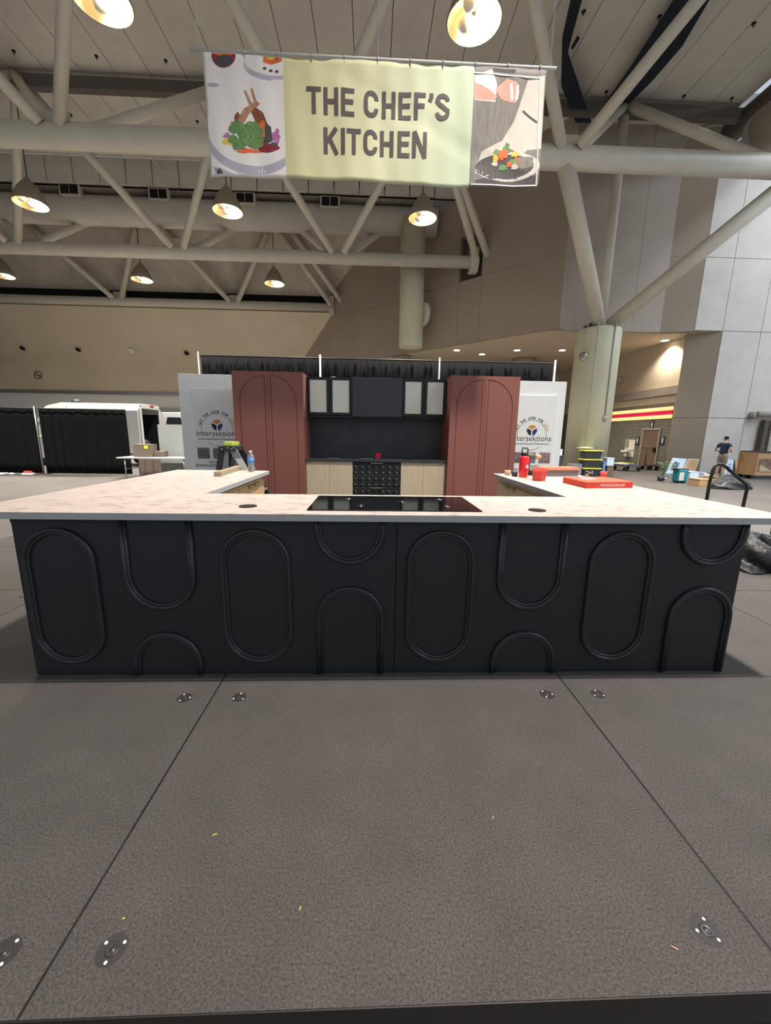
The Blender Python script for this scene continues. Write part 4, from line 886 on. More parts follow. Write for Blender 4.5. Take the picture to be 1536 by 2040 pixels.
pole(xj, YD2-.13, zt2+.06, 'slim silver pole between the two low black drapes', None)
tag(MB().tube((xj-5.2, YD2-.086, zt2-.02), (xe, YD2-.086, zt2-.02), .018, n=8).build('drape_rail', 'black_plain'), 'thin black rail along the top of the low black drapes', 'rail')
# ------------------------------------------------------------------ van behind the low drape
YV0, YV1 = 16.5, 18.3; VX = YP(281, 850, YV0).x; VL = 5.9; ZR = YP(262, 803, YV0).z
va = thing('cargo_van', 'white high-roof cargo van with its rear doors open', 'van', (VX-VL/2, 17.4, FL))
sec = [(0, FL+.35), (0, 1.0), (.06, ZR-.35), (.18, ZR-.06), (.45, ZR), (1.55, ZR), (1.82, ZR-.06), (1.94, ZR-.35), (2.0, 1.0), (2.0, FL+.35)]
secF = [(0, FL+.35), (0, .85), (.1, .95), (.2, 1.0), (.45, 1.02), (1.55, 1.02), (1.8, 1.0), (1.9, .95), (2.0, .85), (2.0, FL+.35)]
secM = [(0, FL+.35), (0, 1.0), (.1, ZR-.45), (.25, ZR-.2), (.5, ZR-.12), (1.5, ZR-.12), (1.75, ZR-.2), (1.9, ZR-.45), (2.0, 1.0), (2.0, FL+.35)]
rings = [(VX, sec), (VX-VL*.62, sec), (VX-VL*.72, secM), (VX-VL*.86, [(y, min(z, 1.15)) for y, z in secM]), (VX-VL, secF)]
k = MB(); P = [(x, YV0+y*.9, z) for x, sc in rings for y, z in sc]; n_ = len(sec)
k.add(P, [(r*n_+i, r*n_+i+1, (r+1)*n_+i+1, (r+1)*n_+i) for r in range(len(rings)-1) for i in range(n_-1)]+[(r*n_+n_-1, r*n_, (r+1)*n_, (r+1)*n_+n_-1) for r in range(len(rings)-1)]+[tuple(range(4*n_, 5*n_))])
o = k.build('body_shell', 'van_white', va); s = o.modifiers.new('solid', 'SOLIDIFY'); s.thickness = .05
# rear frame: posts, header, sill
k = MB(); k.box(VX-.06, VX+.02, YV0+.01, YV0+.16, FL+.55, ZR-.2).box(VX-.06, VX+.02, YV1-.16, YV1-.01, FL+.55, ZR-.2).box(VX-.06, VX+.02, YV0+.12, YV1-.12, ZR-.22, ZR-.02); k.build('rear_frame', 'van_white', va, bevel=.02)
MB().box(VX-.1, VX+.14, YV0+.05, YV1-.05, FL+.35, FL+.58).build('bumper', 'card_dark', va, bevel=.03)
MB().box(VX-3.2, VX-.1, YV0+.1, YV1-.1, FL+.56, FL+.6).box(VX-3.25, VX-3.2, YV0+.1, YV1-.1, FL+.6, ZR-.2).build('cargo_lining', 'black_gap', va)
for y in (YV0+.06, YV1-.1): MB().box(VX-2.9, VX-.07, y, y+.04, FL+.6, ZR-.3).build('side_lining', 'black_plain', va)
MB().box(VX+.02, VX+.06, YV0+.85, YV0+1.15, ZR-.09, ZR-.03).build('brake_light', 'tail_red', va)
MB().box(VX-.02, VX+.05, YV1-.15, YV1-.01, .25, .75).build('tail_light', 'tail_red', va, bevel=.02)
MB().box(VX-1.2, VX-.02, YV0-.012, YV0+.01, .45, .5).build('side_moulding', 'alu_dark', va); MB().box(VX-5, VX-.2, YV0+.05, YV0+.07, 1.72, 1.76).build('side_crease', 'board_grey', va)
d_ = MB().hexa([(VX+.02, YV1-.02, FL+.6), (VX+1.0, YV1+.35, FL+.6), (VX+1.0, YV1+.42, FL+.6), (VX+.02, YV1+.05, FL+.6)], [(VX+.02, YV1-.02, ZR-.3), (VX+.96, YV1+.33, ZR-.26), (VX+.96, YV1+.4, ZR-.26), (VX+.02, YV1+.05, ZR-.3)]).build('rear_door', 'van_white', va, bevel=.03)
zw0, zw1 = YP(332, 845, YV1+.1).z, YP(332, 831, YV1+.1).z
MB().hexa([(VX+.22, YV1+.01, zw0), (VX+.86, YV1+.25, zw0), (VX+.86, YV1+.3, zw0), (VX+.22, YV1+.06, zw0)], [(VX+.28, YV1+.03, zw1), (VX+.83, YV1+.24, zw1), (VX+.83, YV1+.29, zw1), (VX+.28, YV1+.08, zw1)]).build('door_window', 'van_glass', d_, bevel=.015)
d2 = MB().box(VX-1.02, VX-.02, YV0-.12, YV0-.06, FL+.6, ZR-.3).build('rear_door', 'van_white', va, bevel=.03)
for x in (VX-1.1, VX-4.7):
    for y in (YV0+.12, YV1-.12): w_ = MB().tube((x, y-.1, FL+.34), (x, y+.1, FL+.34), .34, n=24).build('wheel', 'rubber', va); MB().tube((x, y-.11, FL+.34), (x, y+.11, FL+.34), .2, n=16).build('hub_cap', 'steel', w_)
tag(MB().ball((YP(152, 803, 17.6).x, 17.6, ZR+.06), .22, .18, .16).build('roof_vent', 'bin_dark'), 'small dark vent dome on the roof of the white van', 'roof vent')
q = Vector((VX-.35, YV0+.75, FL+.6)); tag(MB().ball(q+Vector((0, 0, .32)), .24, .42, .32, n=12, k=7).build('cargo_sack', 'black_bag'), 'dark sack standing in the open rear of the van', 'sack')
# ------------------------------------------------------------------ table and boxes by the van
tz = .44; ta = Vector((YP(233, 916, 11.5).x, 11.45)); tb = YP(372, 917, 11.5).x+.3
t = thing('folding_table', 'long white folding table in front of cardboard boxes', 'table', ((ta.x+tb)/2, 12, FL))
MB().box(ta.x, tb, 11.45, 12.35, tz-.045, tz).build('table_top', 'table_grey', t, bevel=.01)
for x in (ta.x+.25, tb-.4):
    for y in (11.5, 12.3): MB().tube((x, y, FL), (x, y, tz-.045), .02, n=8).build('leg', 'alu', t)
    MB().tube((x, 11.5, .05), (x, 12.3, .05), .014, n=6).build('leg_brace', 'alu', t)
def carton(name, px0, px1, y0, y1, z0, z1, mm, label, cat='box', grp=None, flaps=False, Yref=None):
    x0, x1 = YP(px0, 930, Yref or y0).x, YP(px1, 930, Yref or y0).x; t = thing(name, label, cat, ((x0+x1)/2, (y0+y1)/2, z0), grp); MB().box(x0, x1, y0, y1, z0, z1).build('carton_body', mm, t, bevel=.005)
    if flaps: MB().box(x0, x1, y0-.12, y0-.005, z1-.012, z1+.003).build('flap', mm, t); MB().box(x0+.003, x1-.003, y0+.1, y0+.16, z1, z1+.004).build('packing_tape', 'tan', t)
    else: MB().box(x0, x1, (y0+y1)/2-.04, (y0+y1)/2+.04, z1, z1+.003).build('packing_tape', 'tan', t)
    return t, x0, x1
zc = YP(285, 885, 11.9).z
c_, x0, x1 = carton('cardboard_box', 269, 303, 11.75, 12.2, tz+.002, zc, 'card_dark', 'brown cardboard box with a yellow sticker on the table')
MB().box(x1-.2, x1-.08, 11.744, 11.75, zc-.14, zc-.04).build('sticker', 'yellow', c_)
carton('cardboard_box', 309, 327, 11.9, 12.25, tz+.002, tz+.19, 'card_dark', 'low brown cardboard box on the table beside the yellow sticker box')
for i, (a, b, g) in enumerate(((276, 288, 'nearest the drape'), (289, 305, 'between two others'), (306, 326, 'beside the grey panel'))): carton('cardboard_box', a, b, 12.65, 13.1, FL, tz-.1, 'card_dark', 'grey brown cardboard box standing under the table, '+g, grp='boxes under the table')
x0, x1 = YP(321, 880, 12.6).x, YP(372, 880, 12.6).x
tag(MB().box(x0, x1+.3, 12.45, 12.5, FL, YP(345, 846, 12.5).z).build('foam_panel', 'foam_grey'), 'large plain pale grey panel standing behind the table', 'panel')
for i, (px, py, s) in enumerate(((3, 947, .1), (12, 945, .07), (24, 946, .08))):
    q = ZP(px, py, FL); tag(MB().ball(q+Vector((0, 0, s*.5)), s*1.3, s, s*.5, n=8, k=5).build('paper_scrap', 'white'), 'crumpled white paper scrap on the concrete before the low drape', 'paper', 'paper scraps before the low drape')
q = ZP(90, 941, FL); q.y = 12.75; t = thing('tape_dispenser', 'small red and white item lying at the drape foot', 'tape dispenser', q); MB().box(q.x-.2, q.x+.2, q.y-.06, q.y+.06, FL, FL+.05).build('base', 'white', t); MB().box(q.x-.12, q.x+.1, q.y-.05, q.y+.05, FL+.05, FL+.12).build('cover', 'red_soft', t)
# signs on the far wall
q = YP(76, 747, 31.28); t = thing('no_smoking_sign', 'round no smoking sign on the beige far wall', 'sign', q)
MB().tube((q.x, 31.285, q.z), (q.x, 31.3, q.z), .31, n=28).build('disc', 'print_pale', t); MB().lathe((q.x, 31.28, q.z), [(.31, 0), (.31, .02), (.25, .02), (.25, 0), (.31, 0)], n=28, axis=(0, -1, 0), cap=False).build('red_ring', 'print_red', t)
k = MB()
for a, b, w_ in (((-.2, .2), (.2, -.2), .05), ): 
    k.hexa([(q.x+a[0]-.02, 31.27, q.z+a[1]-.03), (q.x+a[0]+.03, 31.27, q.z+a[1]+.02), (q.x+a[0]+.03, 31.28, q.z+a[1]+.02), (q.x+a[0]-.02, 31.28, q.z+a[1]-.03)], [(q.x+b[0]-.02, 31.27, q.z+b[1]-.03), (q.x+b[0]+.03, 31.27, q.z+b[1]+.02), (q.x+b[0]+.03, 31.28, q.z+b[1]+.02), (q.x+b[0]-.02, 31.28, q.z+b[1]-.03)])
k.build('red_bar', 'print_red', t); MB().box(q.x-.17, q.x+.14, 31.278, 31.284, q.z-.06, q.z-.0).build('cigarette_mark', 'ink', t)
q = YP(355, 841, 31.4); R = .3; k = MB(); k.path([(q.x+R*math.cos(math.radians(a)), 31.42, q.z+R*math.sin(math.radians(a))) for a in range(50, 350, 12)]+[(q.x+R, 31.42, q.z), (q.x+.05, 31.42, q.z)], .03, n=6)
tag(k.build('wall_letter', 'ink'), 'dark thin letter G on the white far wall beside the display board', 'lettering')
tag(MB().box(YP(303, 818, 31.2).x, YP(362, 818, 31.2).x+.4, 31.2, 31.44, YP(350, 820, 31.2).z, YP(350, 814, 31.2).z).build('wall_ledge', 'table_grey'), 'narrow grey ledge on the white far wall behind the van', 'ledge')
# ------------------------------------------------------------------ lobby wall things
q0, q1 = XP(1200, 830, XW).y, XP(1343, 822, XW).y
ls = thing('louvre_sign', 'long lit yellow louvre sign with a red stripe above the washroom door', 'sign', (XW, (q0+q1)/2, 2.4))
MB().box(XW-.04, XW-.0, q1, q0, 2.36, 2.95).build('light_box', 'sign_back', ls)
NS = 34; proto = None
for i in range(NS):
    y = q1+(q0-q1)*(i+.5)/NS; hw = (q0-q1)/NS*.3
    if proto is None:
        y_ = y; k = MB(); k.box(XW-.085, XW-.045, y-hw, y+hw, 2.36, 2.55, 0).box(XW-.085, XW-.045, y-hw, y+hw, 2.76, 2.95, 0); k.box(XW-.09, XW-.044, y-hw*1.15, y+hw*1.15, 2.55, 2.76, 1); proto = k.build('louvre', ['sign_yel', 'sign_red'], ls); plain = proto.data.copy(); plain.polygons.foreach_set('material_index', [0]*len(plain.polygons))
    else:
        o = proto.copy(); C.objects.link(o); o.location = proto.location+Vector((0, y-y_, 0))
        if i > NS-5: o.data = plain
dr = thing('washroom_door', 'brown wooden washroom door in the grey block wall', 'door', (XW, 19.4, FL))
MB().box(XW-.03, XW-.002, 18.75, 19.98, FL, 1.79).build('leaf', 'wood_door', dr); k = MB(); k.box(XW-.07, XW-.001, 18.65, 18.75, FL, 1.88).box(XW-.07, XW-.001, 19.98, 20.08, FL, 1.88).box(XW-.07, XW-.001, 18.75, 19.98, 1.79, 1.88); k.build('frame', 'wall_mid', dr)
MB().box(XW-.12, XW-.03, 18.8, 18.95, .62, .85).build('lock_case', 'black_plain', dr)
def picto(px, py, h, label):
    q = XP(px, py, XW-.02); t = thing('washroom_sign', label, 'sign', q); MB().box(XW-.025, XW-.001, q.y-h*.36, q.y+h*.36, q.z-h/2, q.z+h/2).build('plate', 'ink', t)
    f = lambda u, v, w_: (XW-.026-w_, q.y-u, q.z+v); k = MB(); k.prism([(h*.09*math.cos(a*.7), h*.3+h*.09*math.sin(a*.7)) for a in range(9)], f, 0, .006); k.prism([(-.14*h, .18*h), (.14*h, .18*h), (.12*h, -.1*h), (.06*h, -.4*h), (-.06*h, -.4*h), (-.12*h, -.1*h)], f, 0, .006); k.build('figure', 'white', t)
picto(1270, 877, .42, 'dark washroom sign with white figure beside the water fountain'); picto(1320, 877, .42, 'dark washroom sign with white figure beside the door lock'); picto(1299, 846, .4, 'dark washroom sign with white figure above the wooden door')
for px in (1269, 1318):
    q = XP(px, 886, XW-.02); tag(MB().box(XW-.02, XW-.001, q.y-.2, q.y+.2, q.z-.03, q.z+.03).build('word_strip', 'ink'), 'small dark strip of wording under the washroom sign '+('by the fountain' if px < 1300 else 'by the door lock'), 'sign')
q = XP(1252, 892, XW-.1); t = thing('water_fountain', 'pale water fountain set in a niche of the block wall', 'fountain', (XW, q.y, .2))
MB().box(XW-.03, XW-.001, q.y-.4, q.y+.45, .25, 1.25).build('niche_panel', 'wall_white', t); MB().box(XW-.031, XW-.029, q.y+.1, q.y+.42, .75, 1.22).build('niche_shade', 'duct_grey', t)
MB().lathe((XW-.28, q.y, .42), [(.05, 0), (.2, .08), (.24, .2), (.22, .2), (.16, .12), (.0, .1)], n=16).build('basin', 'wall_white', t); MB().path([(XW-.2, q.y, .55), (XW-.2, q.y, .78), (XW-.28, q.y, .8)], .03, n=8).build('spout', 'tan', t)
q = XP(1235, 758, XW-.03); tag(MB().lathe((XW-.03, q.y, q.z), [(.2, 0), (.24, .03), (.1, .06), (.0, .06)], n=16, axis=(-1, 0, 0)).build('wall_speaker', 'lobby_ceil'), 'small round beige speaker on the lobby wall over the louvre sign', 'speaker')
# ------------------------------------------------------------------ carts, totes, boxes
def cart(name, label, c, L, W, hh, hx):
    t = thing(name, label, 'cart', (c[0], c[1], FL)); z = FL+.26
    MB().box(c[0]-L/2, c[0]+L/2, c[1]-W/2, c[1]+W/2, z, z+.06).build('platform', 'cart_blue', t, bevel=.01)
    for x in (-L/2+.15, L/2-.15):
        for y in (-W/2+.1, W/2-.1): w_ = MB().tube((c[0]+x, c[1]+y-.025, FL+.11), (c[0]+x, c[1]+y+.025, FL+.11), .11, n=14).build('caster', 'rubber', t); MB().box(c[0]+x-.03, c[0]+x+.03, c[1]+y-.04, c[1]+y+.04, FL+.2, z).build('fork', 'steel', w_)
    if hx is not None:
        MB().path([(c[0]+hx, c[1]-W/2+.03, z+.06), (c[0]+hx, c[1]-W/2+.03, z+hh-.1), (c[0]+hx, c[1]-W/2+.12, z+hh), (c[0]+hx, c[1]+W/2-.12, z+hh), (c[0]+hx, c[1]+W/2-.03, z+hh-.1), (c[0]+hx, c[1]+W/2-.03, z+.06)], .02, n=8).build('push_handle', 'cart_blue', t)
    return t
q = ZP(1247, 937, FL); c1 = cart('platform_cart', 'grey platform cart with a hoop handle loaded with flat packs', (q.x, q.y), 1.0, 1.1, .75, .3)
z = FL+.325
for i, (mm, dx, w_) in enumerate((('white', -.2, .5), ('yellow_lid', .15, .3), ('bin_dark', .12, .25))): tag(MB().box(q.x+dx-w_/2-.2, q.x+dx+w_/2-.2, q.y-.4, q.y+.3, z+.052*i, z+.05+.052*i).build('flat_pack', mm), ('white', 'yellow', 'dark')[i]+' flat pack lying on the grey platform cart', 'flat pack')
q = ZP(1293, 936, FL); t = thing('upright_dolly', 'small dark dolly with tall T handle parked at the door', 'dolly', (q.x, q.y, FL))
MB().box(q.x-.3, q.x+.3, q.y-.35, q.y+.35, FL+.2, FL+.26).build('platform', 'bin_dark', t)
for x in (-.22, .22):
    for y in (-.25, .25): MB().tube((q.x+x, q.y+y-.03, FL+.1), (q.x+x, q.y+y+.03, FL+.1), .1, n=12).build('caster', 'rubber', t)
MB().path([(q.x-.2, q.y+.1, FL+.26), (q.x-.2, q.y+.1, FL+1.12)], .025, n=8).build('stem', 'bin_dark', t); MB().path([(q.x-.2, q.y-.32, FL+1.13), (q.x-.2, q.y+.5, FL+1.13)], .02, n=8).build('cross_handle', 'bin_dark', t)
YT = 14.3; xa, xb = YP(1163, 930, YT).x, YP(1197, 930, YT).x; zt0 = YP(1180, 897, YT).z; hb = (zt0-FL)/3
for i, lb in enumerate(('bottom tote', 'middle tote', 'topmost tote')):
    z0 = FL+hb*i; t = thing('storage_tote', 'black storage tote with yellow lid, '+lb+' of the stack', 'tote', ((xa+xb)/2, YT+.2, z0), 'stacked black totes'); e = .05
    MB().hexa([(xa+e, YT+e, z0+.004), (xb-e, YT+e, z0+.004), (xb-e, YT+.45-e, z0+.004), (xa+e, YT+.45-e, z0+.004)], [(xa, YT, z0+hb-.05), (xb, YT, z0+hb-.05), (xb, YT+.45, z0+hb-.05), (xa, YT+.45, z0+hb-.05)]).build('tub', 'bin_dark', t, bevel=.01)
    MB().box(xa-.04, xb+.04, YT-.03, YT+.48, z0+hb-.05, z0+hb).build('lid', 'yellow_lid', t, bevel=.01)
    if i == 0: MB().box((xa+xb)/2-.02, (xa+xb)/2+.06, YT-.01, YT+.03, z0+.12, z0+.26).build('latch', 'grey_bin', t)
def fbox(name, px0, px1, py0, Y, dep, mm, label, cat='box', z0=None):
    a, b = YP(px0, py0+10, Y).x, YP(px1, py0+10, Y).x; z0 = FL if z0 is None else z0; z1 = YP((px0+px1)/2, py0, Y).z; t = thing(name, label, cat, ((a+b)/2, Y+dep/2, z0)); MB().box(a, b, Y, Y+dep, z0, z1-.02).build('body', mm, t, bevel=.008); MB().box(a-.008, b+.008, Y-.008, Y+dep+.008, z1-.02, z1).build('lid', mm, t, bevel=.004); return t
fbox('plastic_bin', 1137, 1159, 925, 14.25, .4, 'grey_bin', 'plain grey plastic bin beside the stacked black totes'); fbox('printed_carton', 1202, 1206, 920, 14.35, .4, 'blueprint', 'blue and white printed carton beside the stacked black totes', 'carton')
fbox('cardboard_box', 1209, 1222, 928, 14.4, .45, 'card_dark', 'grey brown low box under the pale blue carton'); z_ = YP(1215, 928, 14.4).z
fbox('pale_carton', 1209, 1223, 912, 14.4, .42, 'paleblue', 'pale blue carton set on a grey brown box', 'carton', z_+.003)
fbox('dark_bin', 1113, 1121, 908, 12.2, .5, 'bin_dark', 'dark bin half hidden behind the white display board', 'bin'); z_ = YP(1117, 908, 12.2).z; fbox('white_carton', 1113, 1120, 895, 12.25, .4, 'paleblue', 'pale carton on the dark bin behind the white display board', 'carton', z_+.003)
# ------------------------------------------------------------------ stuff on the floor by the pier
def lean(name, pts, Yb, Yt, th, mm, label, edge=None):
    P = []
    for px, py, Y in pts: P.append(YP(px, py, Y))
    P[0].z = P[1].z = FL+.005; n_ = Vector((0, th, 0)); t = thing(name, label, 'board', (P[0]+P[1])/2)
    MB().hexa([P[0], P[1], P[2], P[3]], [p+n_ for p in P]).build('panel', mm, t)
    if edge:
        k = MB(); c_ = sum(P, Vector())/4; Q = [c_+(p-c_)*.92-n_*.15 for p in P]; R_ = [p-n_*.12 for p in P]
        for i in range(4): j = (i+1) % 4; k.face([R_[i], R_[j], Q[j], Q[i]])
        k.build('trim', edge, t, recalc=False)
    return t, P
t, P = lean('leaning_board', [(1327, 944, 16.3), (1356, 946, 16.3), (1369, 914, 16.75), (1341, 912, 16.75)], 0, 0, .04, 'paleblue', 'pale grey printed board leaning against the brown pier side')
k = MB()
for i in range(5): a = P[3].lerp(P[0], .35+.1*i)+Vector((.1, -.02, 0)); k.box(a.x, a.x+.32, a.y-.012, a.y-.006, a.z-.02, a.z+.02)
k.tube(P[3].lerp(P[1], .3)+Vector((0, -.05, 0)), P[3].lerp(P[1], .3)+Vector((0, -.03, 0)), .05, n=10); tag(k.build('print', 'ink', t), kind='stuff')
lean('leaning_board', [(1357, 946, 16.2), (1382, 946, 16.2), (1393, 915, 16.7), (1372, 914, 16.7)], 0, 0, .04, 'card', 'brown board with white trim leaning by the pier corner', 'white')
t, P = lean('leaning_board', [(1437, 945, 16.4), (1458, 945, 16.4), (1462, 916, 16.8), (1442, 915, 16.8)], 0, 0, .04, 'paleblue', 'pale poster board leaning on the pier behind the man')
k = MB()
for i in range(4): a = P[2].lerp(P[1], .35+.17*i); k.box(a.x-.25, a.x-.1, a.y-.012, a.y-.004, a.z-.06, a.z+.04)
tag(k.build('print', 'blueprint', t), kind='stuff')
lean('leaning_board', [(1467, 946, 16.3), (1491, 946, 16.3), (1487, 917, 16.8), (1464, 916, 16.8)], 0, 0, .05, 'card', 'plain brown cardboard sheet leaning on the pier')
Yc = 12.3; a, b = YP(1352, 950, Yc).x, YP(1371, 950, Yc).x; zt = YP(1362, 936, Yc).z
t = thing('teal_suitcase', 'teal hard case with a pale label on its side', 'suitcase', ((a+b)/2, Yc+.15, FL)); MB().box(a, b, Yc, Yc+.34, FL+.05, zt).build('shell', 'teal', t, bevel=.04); MB().box(a+.02, a+.2, Yc-.006, Yc, FL+.1, zt-.1).build('label', 'print_pale', t); MB().box(a-.02, b+.02, Yc+.02, Yc+.32, zt-.02, zt+.03).build('top_rim', 'bin_dark', t, bevel=.01)
for x in (a+.06, b-.06): MB().tube((x, Yc+.05, FL+.03), (x, Yc+.29, FL+.03), .03, n=10).build('wheel', 'rubber', t)
q = ZP(1347, 961, FL); q.x = a-.17; t = thing('potted_plant', 'small green leafy plant in a dark pot beside the teal case', 'plant', (q.x, Yc+.66, FL)); MB().lathe((q.x, Yc+.66, FL), [(.1, 0), (.14, .18), (.12, .18), (.0, .15)], n=14).build('pot', 'bin_dark', t)
rnd = random.Random(4); zl = YP(1355, 930, Yc).z
for i in range(26):
    an = rnd.uniform(0, 6.3); r = rnd.uniform(.05, .38); c = Vector((q.x+.16+r*math.cos(an), Yc+.66+r*.45*math.sin(an), zl+rnd.uniform(-.1, .14))); d = Vector((math.cos(an), math.sin(an), rnd.uniform(-.4, .4))).normalized(); w_ = d.cross(Vector((0, 0, 1))).normalized()*.035; L = rnd.uniform(.1, .17)
    MB().add([c-d*L, c+w_, c+d*L, c-w_, c+Vector((0, 0, .012))], [(0, 1, 4), (1, 2, 4), (2, 3, 4), (3, 0, 4), (0, 3, 2, 1)]).build('leaf', 'leaf', t)
for i in range(6): MB().path([(q.x, Yc+.66, FL+.15), (q.x+.05+.04*i, Yc+.66, zl-.15), (q.x+.06*i, Yc+.66+.02*i, zl+.05)], .007, n=5).build('stem', 'leaf', t)
fbox('white_box', 1374, 1392, 940, 12.4, .5, 'paleblue', 'white box with dark holes between teal case and cardboard', 'box')
fbox('cardboard_box', 1393, 1424, 955, 11.3, .5, 'card', 'open tan cardboard box in front of the man'); z_ = YP(1408, 955, 11.3).z
rnd = random.Random(9); xa, xb = YP(1390, 945, 13.2).x, YP(1432, 945, 13.2).x
t = thing('low_bench', 'low pale bench piled with papers behind the cardboard box', 'bench', ((xa+xb)/2, 13.4, FL)); zb_ = YP(1410, 948, 13.2).z; MB().box(xa, xb, 13.2, 13.8, zb_-.05, zb_).build('bench_top', 'card', t)
for x in (xa+.08, xb-.08):
    for y in (13.26, 13.74): MB().box(x-.03, x+.03, y-.03, y+.03, FL, zb_-.05).build('leg', 'card', t)
for i, mm in enumerate(('white', 'blueprint', 'paleblue', 'white', 'leaf')):
    x = xa+(xb-xa)*(i+.5)/5; tag(MB().rbox((x, 13.45), .055, .14, zb_+.001, zb_+.05+.03*(i % 3), rnd.uniform(-.12, .12)).build('paper_stack', mm), ('tall white', 'patterned blue', 'pale blue', 'loose white', 'small green')[i]+' paper stack on the low pale bench', 'papers')
def heap(name, c, hx, hy, h, mm, label, cat, seed=1, rough=.25, n=34, m_=16):
    rnd = random.Random(seed); ph = [(rnd.uniform(2, 9), rnd.uniform(0, 6), rnd.uniform(2, 9), rnd.uniform(0, 6)) for _ in range(5)]; V = []
    for j in range(m_+1):
        t_ = (j/m_)*math.pi/2
        for i in range(n):
            a = 2*math.pi*i/n; f = 1+rough*sum(math.sin(p[0]*a/2*0+round(p[0])*a+p[1]+p[2]*t_) for p in ph)/5
            r = math.cos(t_)**.55; V.append((c[0]+hx*r*math.cos(a)*f, c[1]+hy*r*math.sin(a)*f, c[2]+h*math.sin(t_)*(1+rough*1.3*math.sin(3*a+ph[0][1]+t_*4))+rough*.12*h*math.sin(14*a+9*t_)))
    for k_ in range(n): V[k_] = (V[k_][0], V[k_][1], c[2]+.001)
    o = MB().add(V, [(j*n+i, j*n+(i+1) % n, (j+1)*n+(i+1) % n, (j+1)*n+i) for j in range(m_) for i in range(n)]+[tuple(range(n))[::-1]], 0, True).build(name, mm); return tag(o, label, cat)
qa, qb = ZP(1418, 974, FL), ZP(1497, 974, FL); heap('duffel_bag', ((qa.x+qb.x)/2, qa.y+.1, FL), (qb.x-qa.x)/2*.95, .3, .27, 'black_bag', 'slumped black bag lying on the floor beyond the handrail', 'bag', 3, .16)
heap('black_cloth', (4.12, 1.95, .0), .42, .42, .24, 'black_bag', 'crumpled heap of black cloth on the stage beside the island', 'cloth', 5, .3, 44, 18)
Yq = 14.2; a, b = YP(1507, 930, Yq).x, YP(1560, 930, Yq).x; zt = YP(1520, 902, Yq).z; t = thing('display_crate', 'large printed cardboard crate on a dark pallet beside the pier', 'crate', ((a+b)/2, Yq+.4, FL))
MB().box(a, b, Yq, Yq+.9, FL+.14, zt).build('crate_body', 'card', t, bevel=.01); MB().box(a+.06, b, Yq-.008, Yq, FL+.3, zt-.25).build('printed_face', 'crate_print', t); MB().box(a+.05, b, Yq-.02, Yq+.92, zt, zt+.05).build('crate_lid', 'bin_dark', t); MB().hexa([(a+.15, Yq-.014, FL+.32), (a+.7, Yq-.014, FL+.32), (a+.7, Yq-.009, FL+.32), (a+.15, Yq-.009, FL+.32)], [(a+.15, Yq-.014, FL+.62), (a+.4, Yq-.014, FL+.5), (a+.4, Yq-.009, FL+.5), (a+.15, Yq-.009, FL+.62)]).build('print_patch', 'tan', t)
for y in (Yq, Yq+.4, Yq+.78): MB().box(a-.05, b, y, y+.12, FL, FL+.13).build('pallet_runner', 'bin_dark', t)
q = YP(1512, 826, 16.6); tag(MB().tube((q.x-.1, 16.6, q.z), (q.x+5, 16.6, q.z), .14, n=14).lathe((q.x-.1, 16.6, q.z), [(.16, 0), (.16, .3), (.0, .3)], n=14, axis=(0, 1, 0)).build('wall_pipe', 'duct_grey'), 'thick pale pipe running level along the pier', 'pipe')
for i, px in enumerate((1518, 1530)): x = YP(px, 880, 16.7).x; tag(MB().box(x-.12+.05*i, x+.08, 16.6, 16.85, FL, YP(px, 830, 16.7).z-.16).build('door_track', ('dark_beam', 'duct_grey')[i], bevel=.01), ('dark', 'pale grey')[i]+' steel door track standing upright under the pier pipe', 'door track')
q = ZP(1323, 956, FL); tag(MB().ball(q+Vector((0, 0, .05)), .1, .07, .05, n=8, k=5).build('paper_scrap', 'white'), 'small white scrap alone on the open floor before the pier', 'paper')
# chips on the carpet and tape under the stage edge
for px, py, mm, l, a in ((428, 1663, 'yellow_lid', .007, .4), (982, 1629, 'tan', .006, .9), (598, 1810, 'yellow_lid', .005, 1.4), (246, 1830, 'yellow', .003, .3), (1344, 1889, 'print_skin', .008, -.6)):
    q = ZP(px, py, -.002); tag(MB().rbox((q.x, q.y), l, .0013, -.0028, .0, a).build('wood_chip', mm), {'yellow_lid': 'thin yellow', 'tan': 'thin tan', 'yellow': 'tiny bright yellow', 'print_skin': 'pale pinkish'}[mm]+' wood chip lying on the grey carpet', 'chip', 'chips on the carpet')
tag(MB().box(.66, .74, -1.16, -1.1, FL+.001, FL+.06).build('yellow_block', 'yellow_tape', bevel=.004), 'small yellow block on the floor under the stage edge', 'block')
# ------------------------------------------------------------------ the man
mx, my = 15.86, 15.45
mn = thing('person', 'man in navy t-shirt and grey shorts standing with bent arms, looking down', 'person', (mx, my, FL)); mn.rotation_euler = (0, 0, math.radians(-70))
def skin(name, verts, edges, mm, root=0, sub=2):
    me = bpy.data.meshes.new(name); me.from_pydata([v[:3] for v in verts], edges, []); o = bpy.data.objects.new(name, me); C.objects.link(o); o.parent = mn
    me.materials.append(M[mm]); md = o.modifiers.new('skin', 'SKIN'); md.use_smooth_shade = True
    for i, v in enumerate(verts):
        d = me.skin_vertices[0].data[i]; r = v[3]; d.radius = r if isinstance(r, tuple) else (r, r); d.use_root = (i == root)
    s = o.modifiers.new('sub', 'SUBSURF'); s.levels = sub; s.render_levels = sub; return o
V = [(0, 0, .95, (.15, .11)), (0, 0, 1.12, (.14, .105)), (0, 0, 1.32, (.16, .115)), (0, -.01, 1.45, (.10, .08)), (0, .02, 1.52, .058), (0, .05, 1.60, (.075, .09)), (0, .06, 1.68, (.075, .095)), (0, .065, 1.735, (.04, .05))]
E_ = [(i, i+1) for i in range(7)]
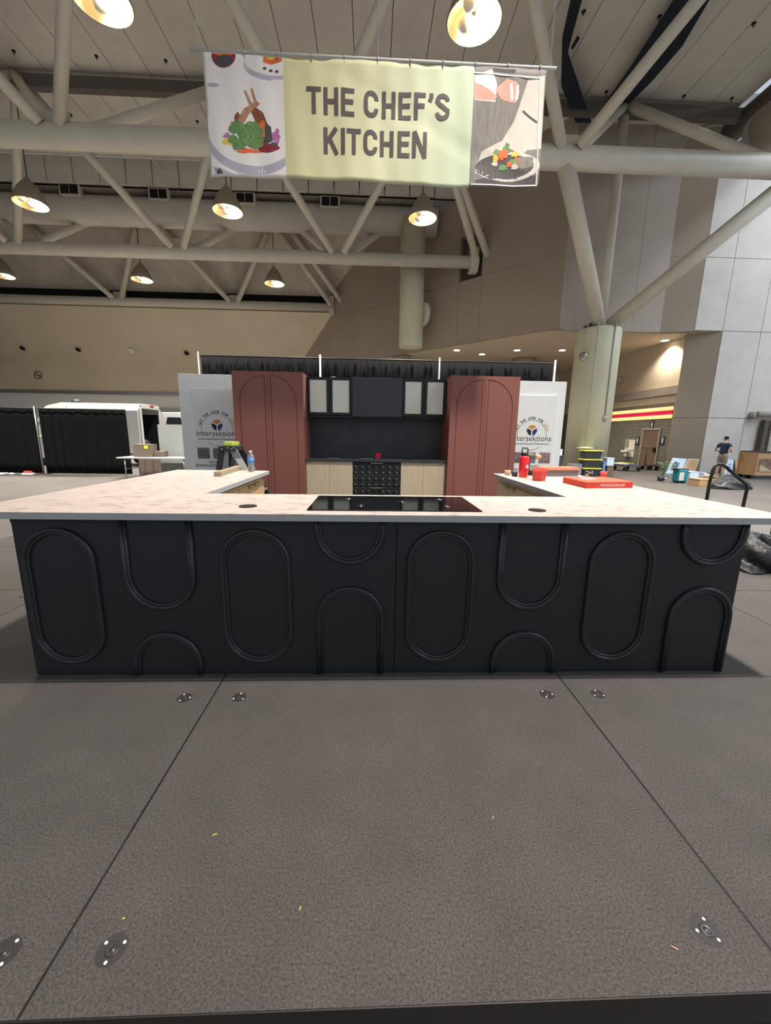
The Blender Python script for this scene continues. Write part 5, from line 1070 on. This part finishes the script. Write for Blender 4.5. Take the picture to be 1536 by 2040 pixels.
for s in (-1, 1):
    b = len(V); V += [(s*.19, 0, 1.42, .062), (s*.27, -.07, 1.27, .05), (s*.33, -.05, 1.14, .043), (s*.22, .16, 1.10, .036), (s*.13, .25, 1.12, .028), (s*.09, .31, 1.13, (.036, .02))]
    E_ += [(3, b), (b, b+1), (b+1, b+2), (b+2, b+3), (b+3, b+4), (b+4, b+5)]
    for f in range(5):
        c = len(V); zz = 1.16-.018*f
        if f == 4: V += [(s*.10, .29, 1.17, .011), (s*.07, .31, 1.19, .009)]
        else: V += [(s*.06, .345, zz-.005, .0095), (s*.035-.0*s, .365+.004*(f == 1), zz-.012, .0085)]
        E_ += [(b+5, c), (c, c+1)]
    b = len(V); V += [(s*.09, 0, .88, .095), (s*.11, .02, .52, .062), (s*.115, -.02, .33, .055), (s*.12, -.02, .09, .04), (s*.13, .12, .04, (.042, .03)), (s*.13, -.05, .05, .035)]
    E_ += [(0, b), (b, b+1), (b+1, b+2), (b+2, b+3), (b+3, b+4), (b+3, b+5)]
skin('body', V, E_, 'skin')
V = [(0, 0, .93, (.19, .15)), (0, 0, 1.12, (.175, .135)), (0, 0, 1.32, (.19, .135)), (0, -.01, 1.43, (.13, .095))]; E_ = [(0, 1), (1, 2), (2, 3)]
for s in (-1, 1): b = len(V); V += [(s*.195, 0, 1.41, .082), (s*.27, -.06, 1.25, .07)]; E_ += [(3, b), (b, b+1)]
skin('t_shirt', V, E_, 'navy')
V = [(0, 0, 1.03, (.17, .13)), (0, 0, .9, (.18, .14))]; E_ = [(0, 1)]
for s in (-1, 1): b = len(V); V += [(s*.1, 0, .82, .115), (s*.115, .02, .55, .1)]; E_ += [(1, b), (b, b+1)]
skin('shorts', V, E_, 'shorts')
def mpart(nm, mb, mm): 
    o = mb.build(nm, mm); o.parent = mn; return o
hm = MB().ball((0, .035, 1.70), .088, .105, .085, n=16, k=10); mpart('hair', hm, 'hair')
mpart('beard', MB().ball((0, .125, 1.585), .055, .045, .05, n=12, k=8), 'hair'); mpart('nose', MB().ball((0, .162, 1.645), .012, .02, .02, n=8, k=6), 'skin')
for s in (-1, 1): mpart('ear', MB().ball((s*.086, .05, 1.64), .01, .022, .032, n=8, k=6), 'skin'); mpart('eye', MB().ball((s*.03, .145, 1.665), .012, .008, .008, n=8, k=6), 'hair'); mpart('shoe', MB().ball((s*.13, .06, .035), .052, .14, .05, n=12, k=8), 'white')
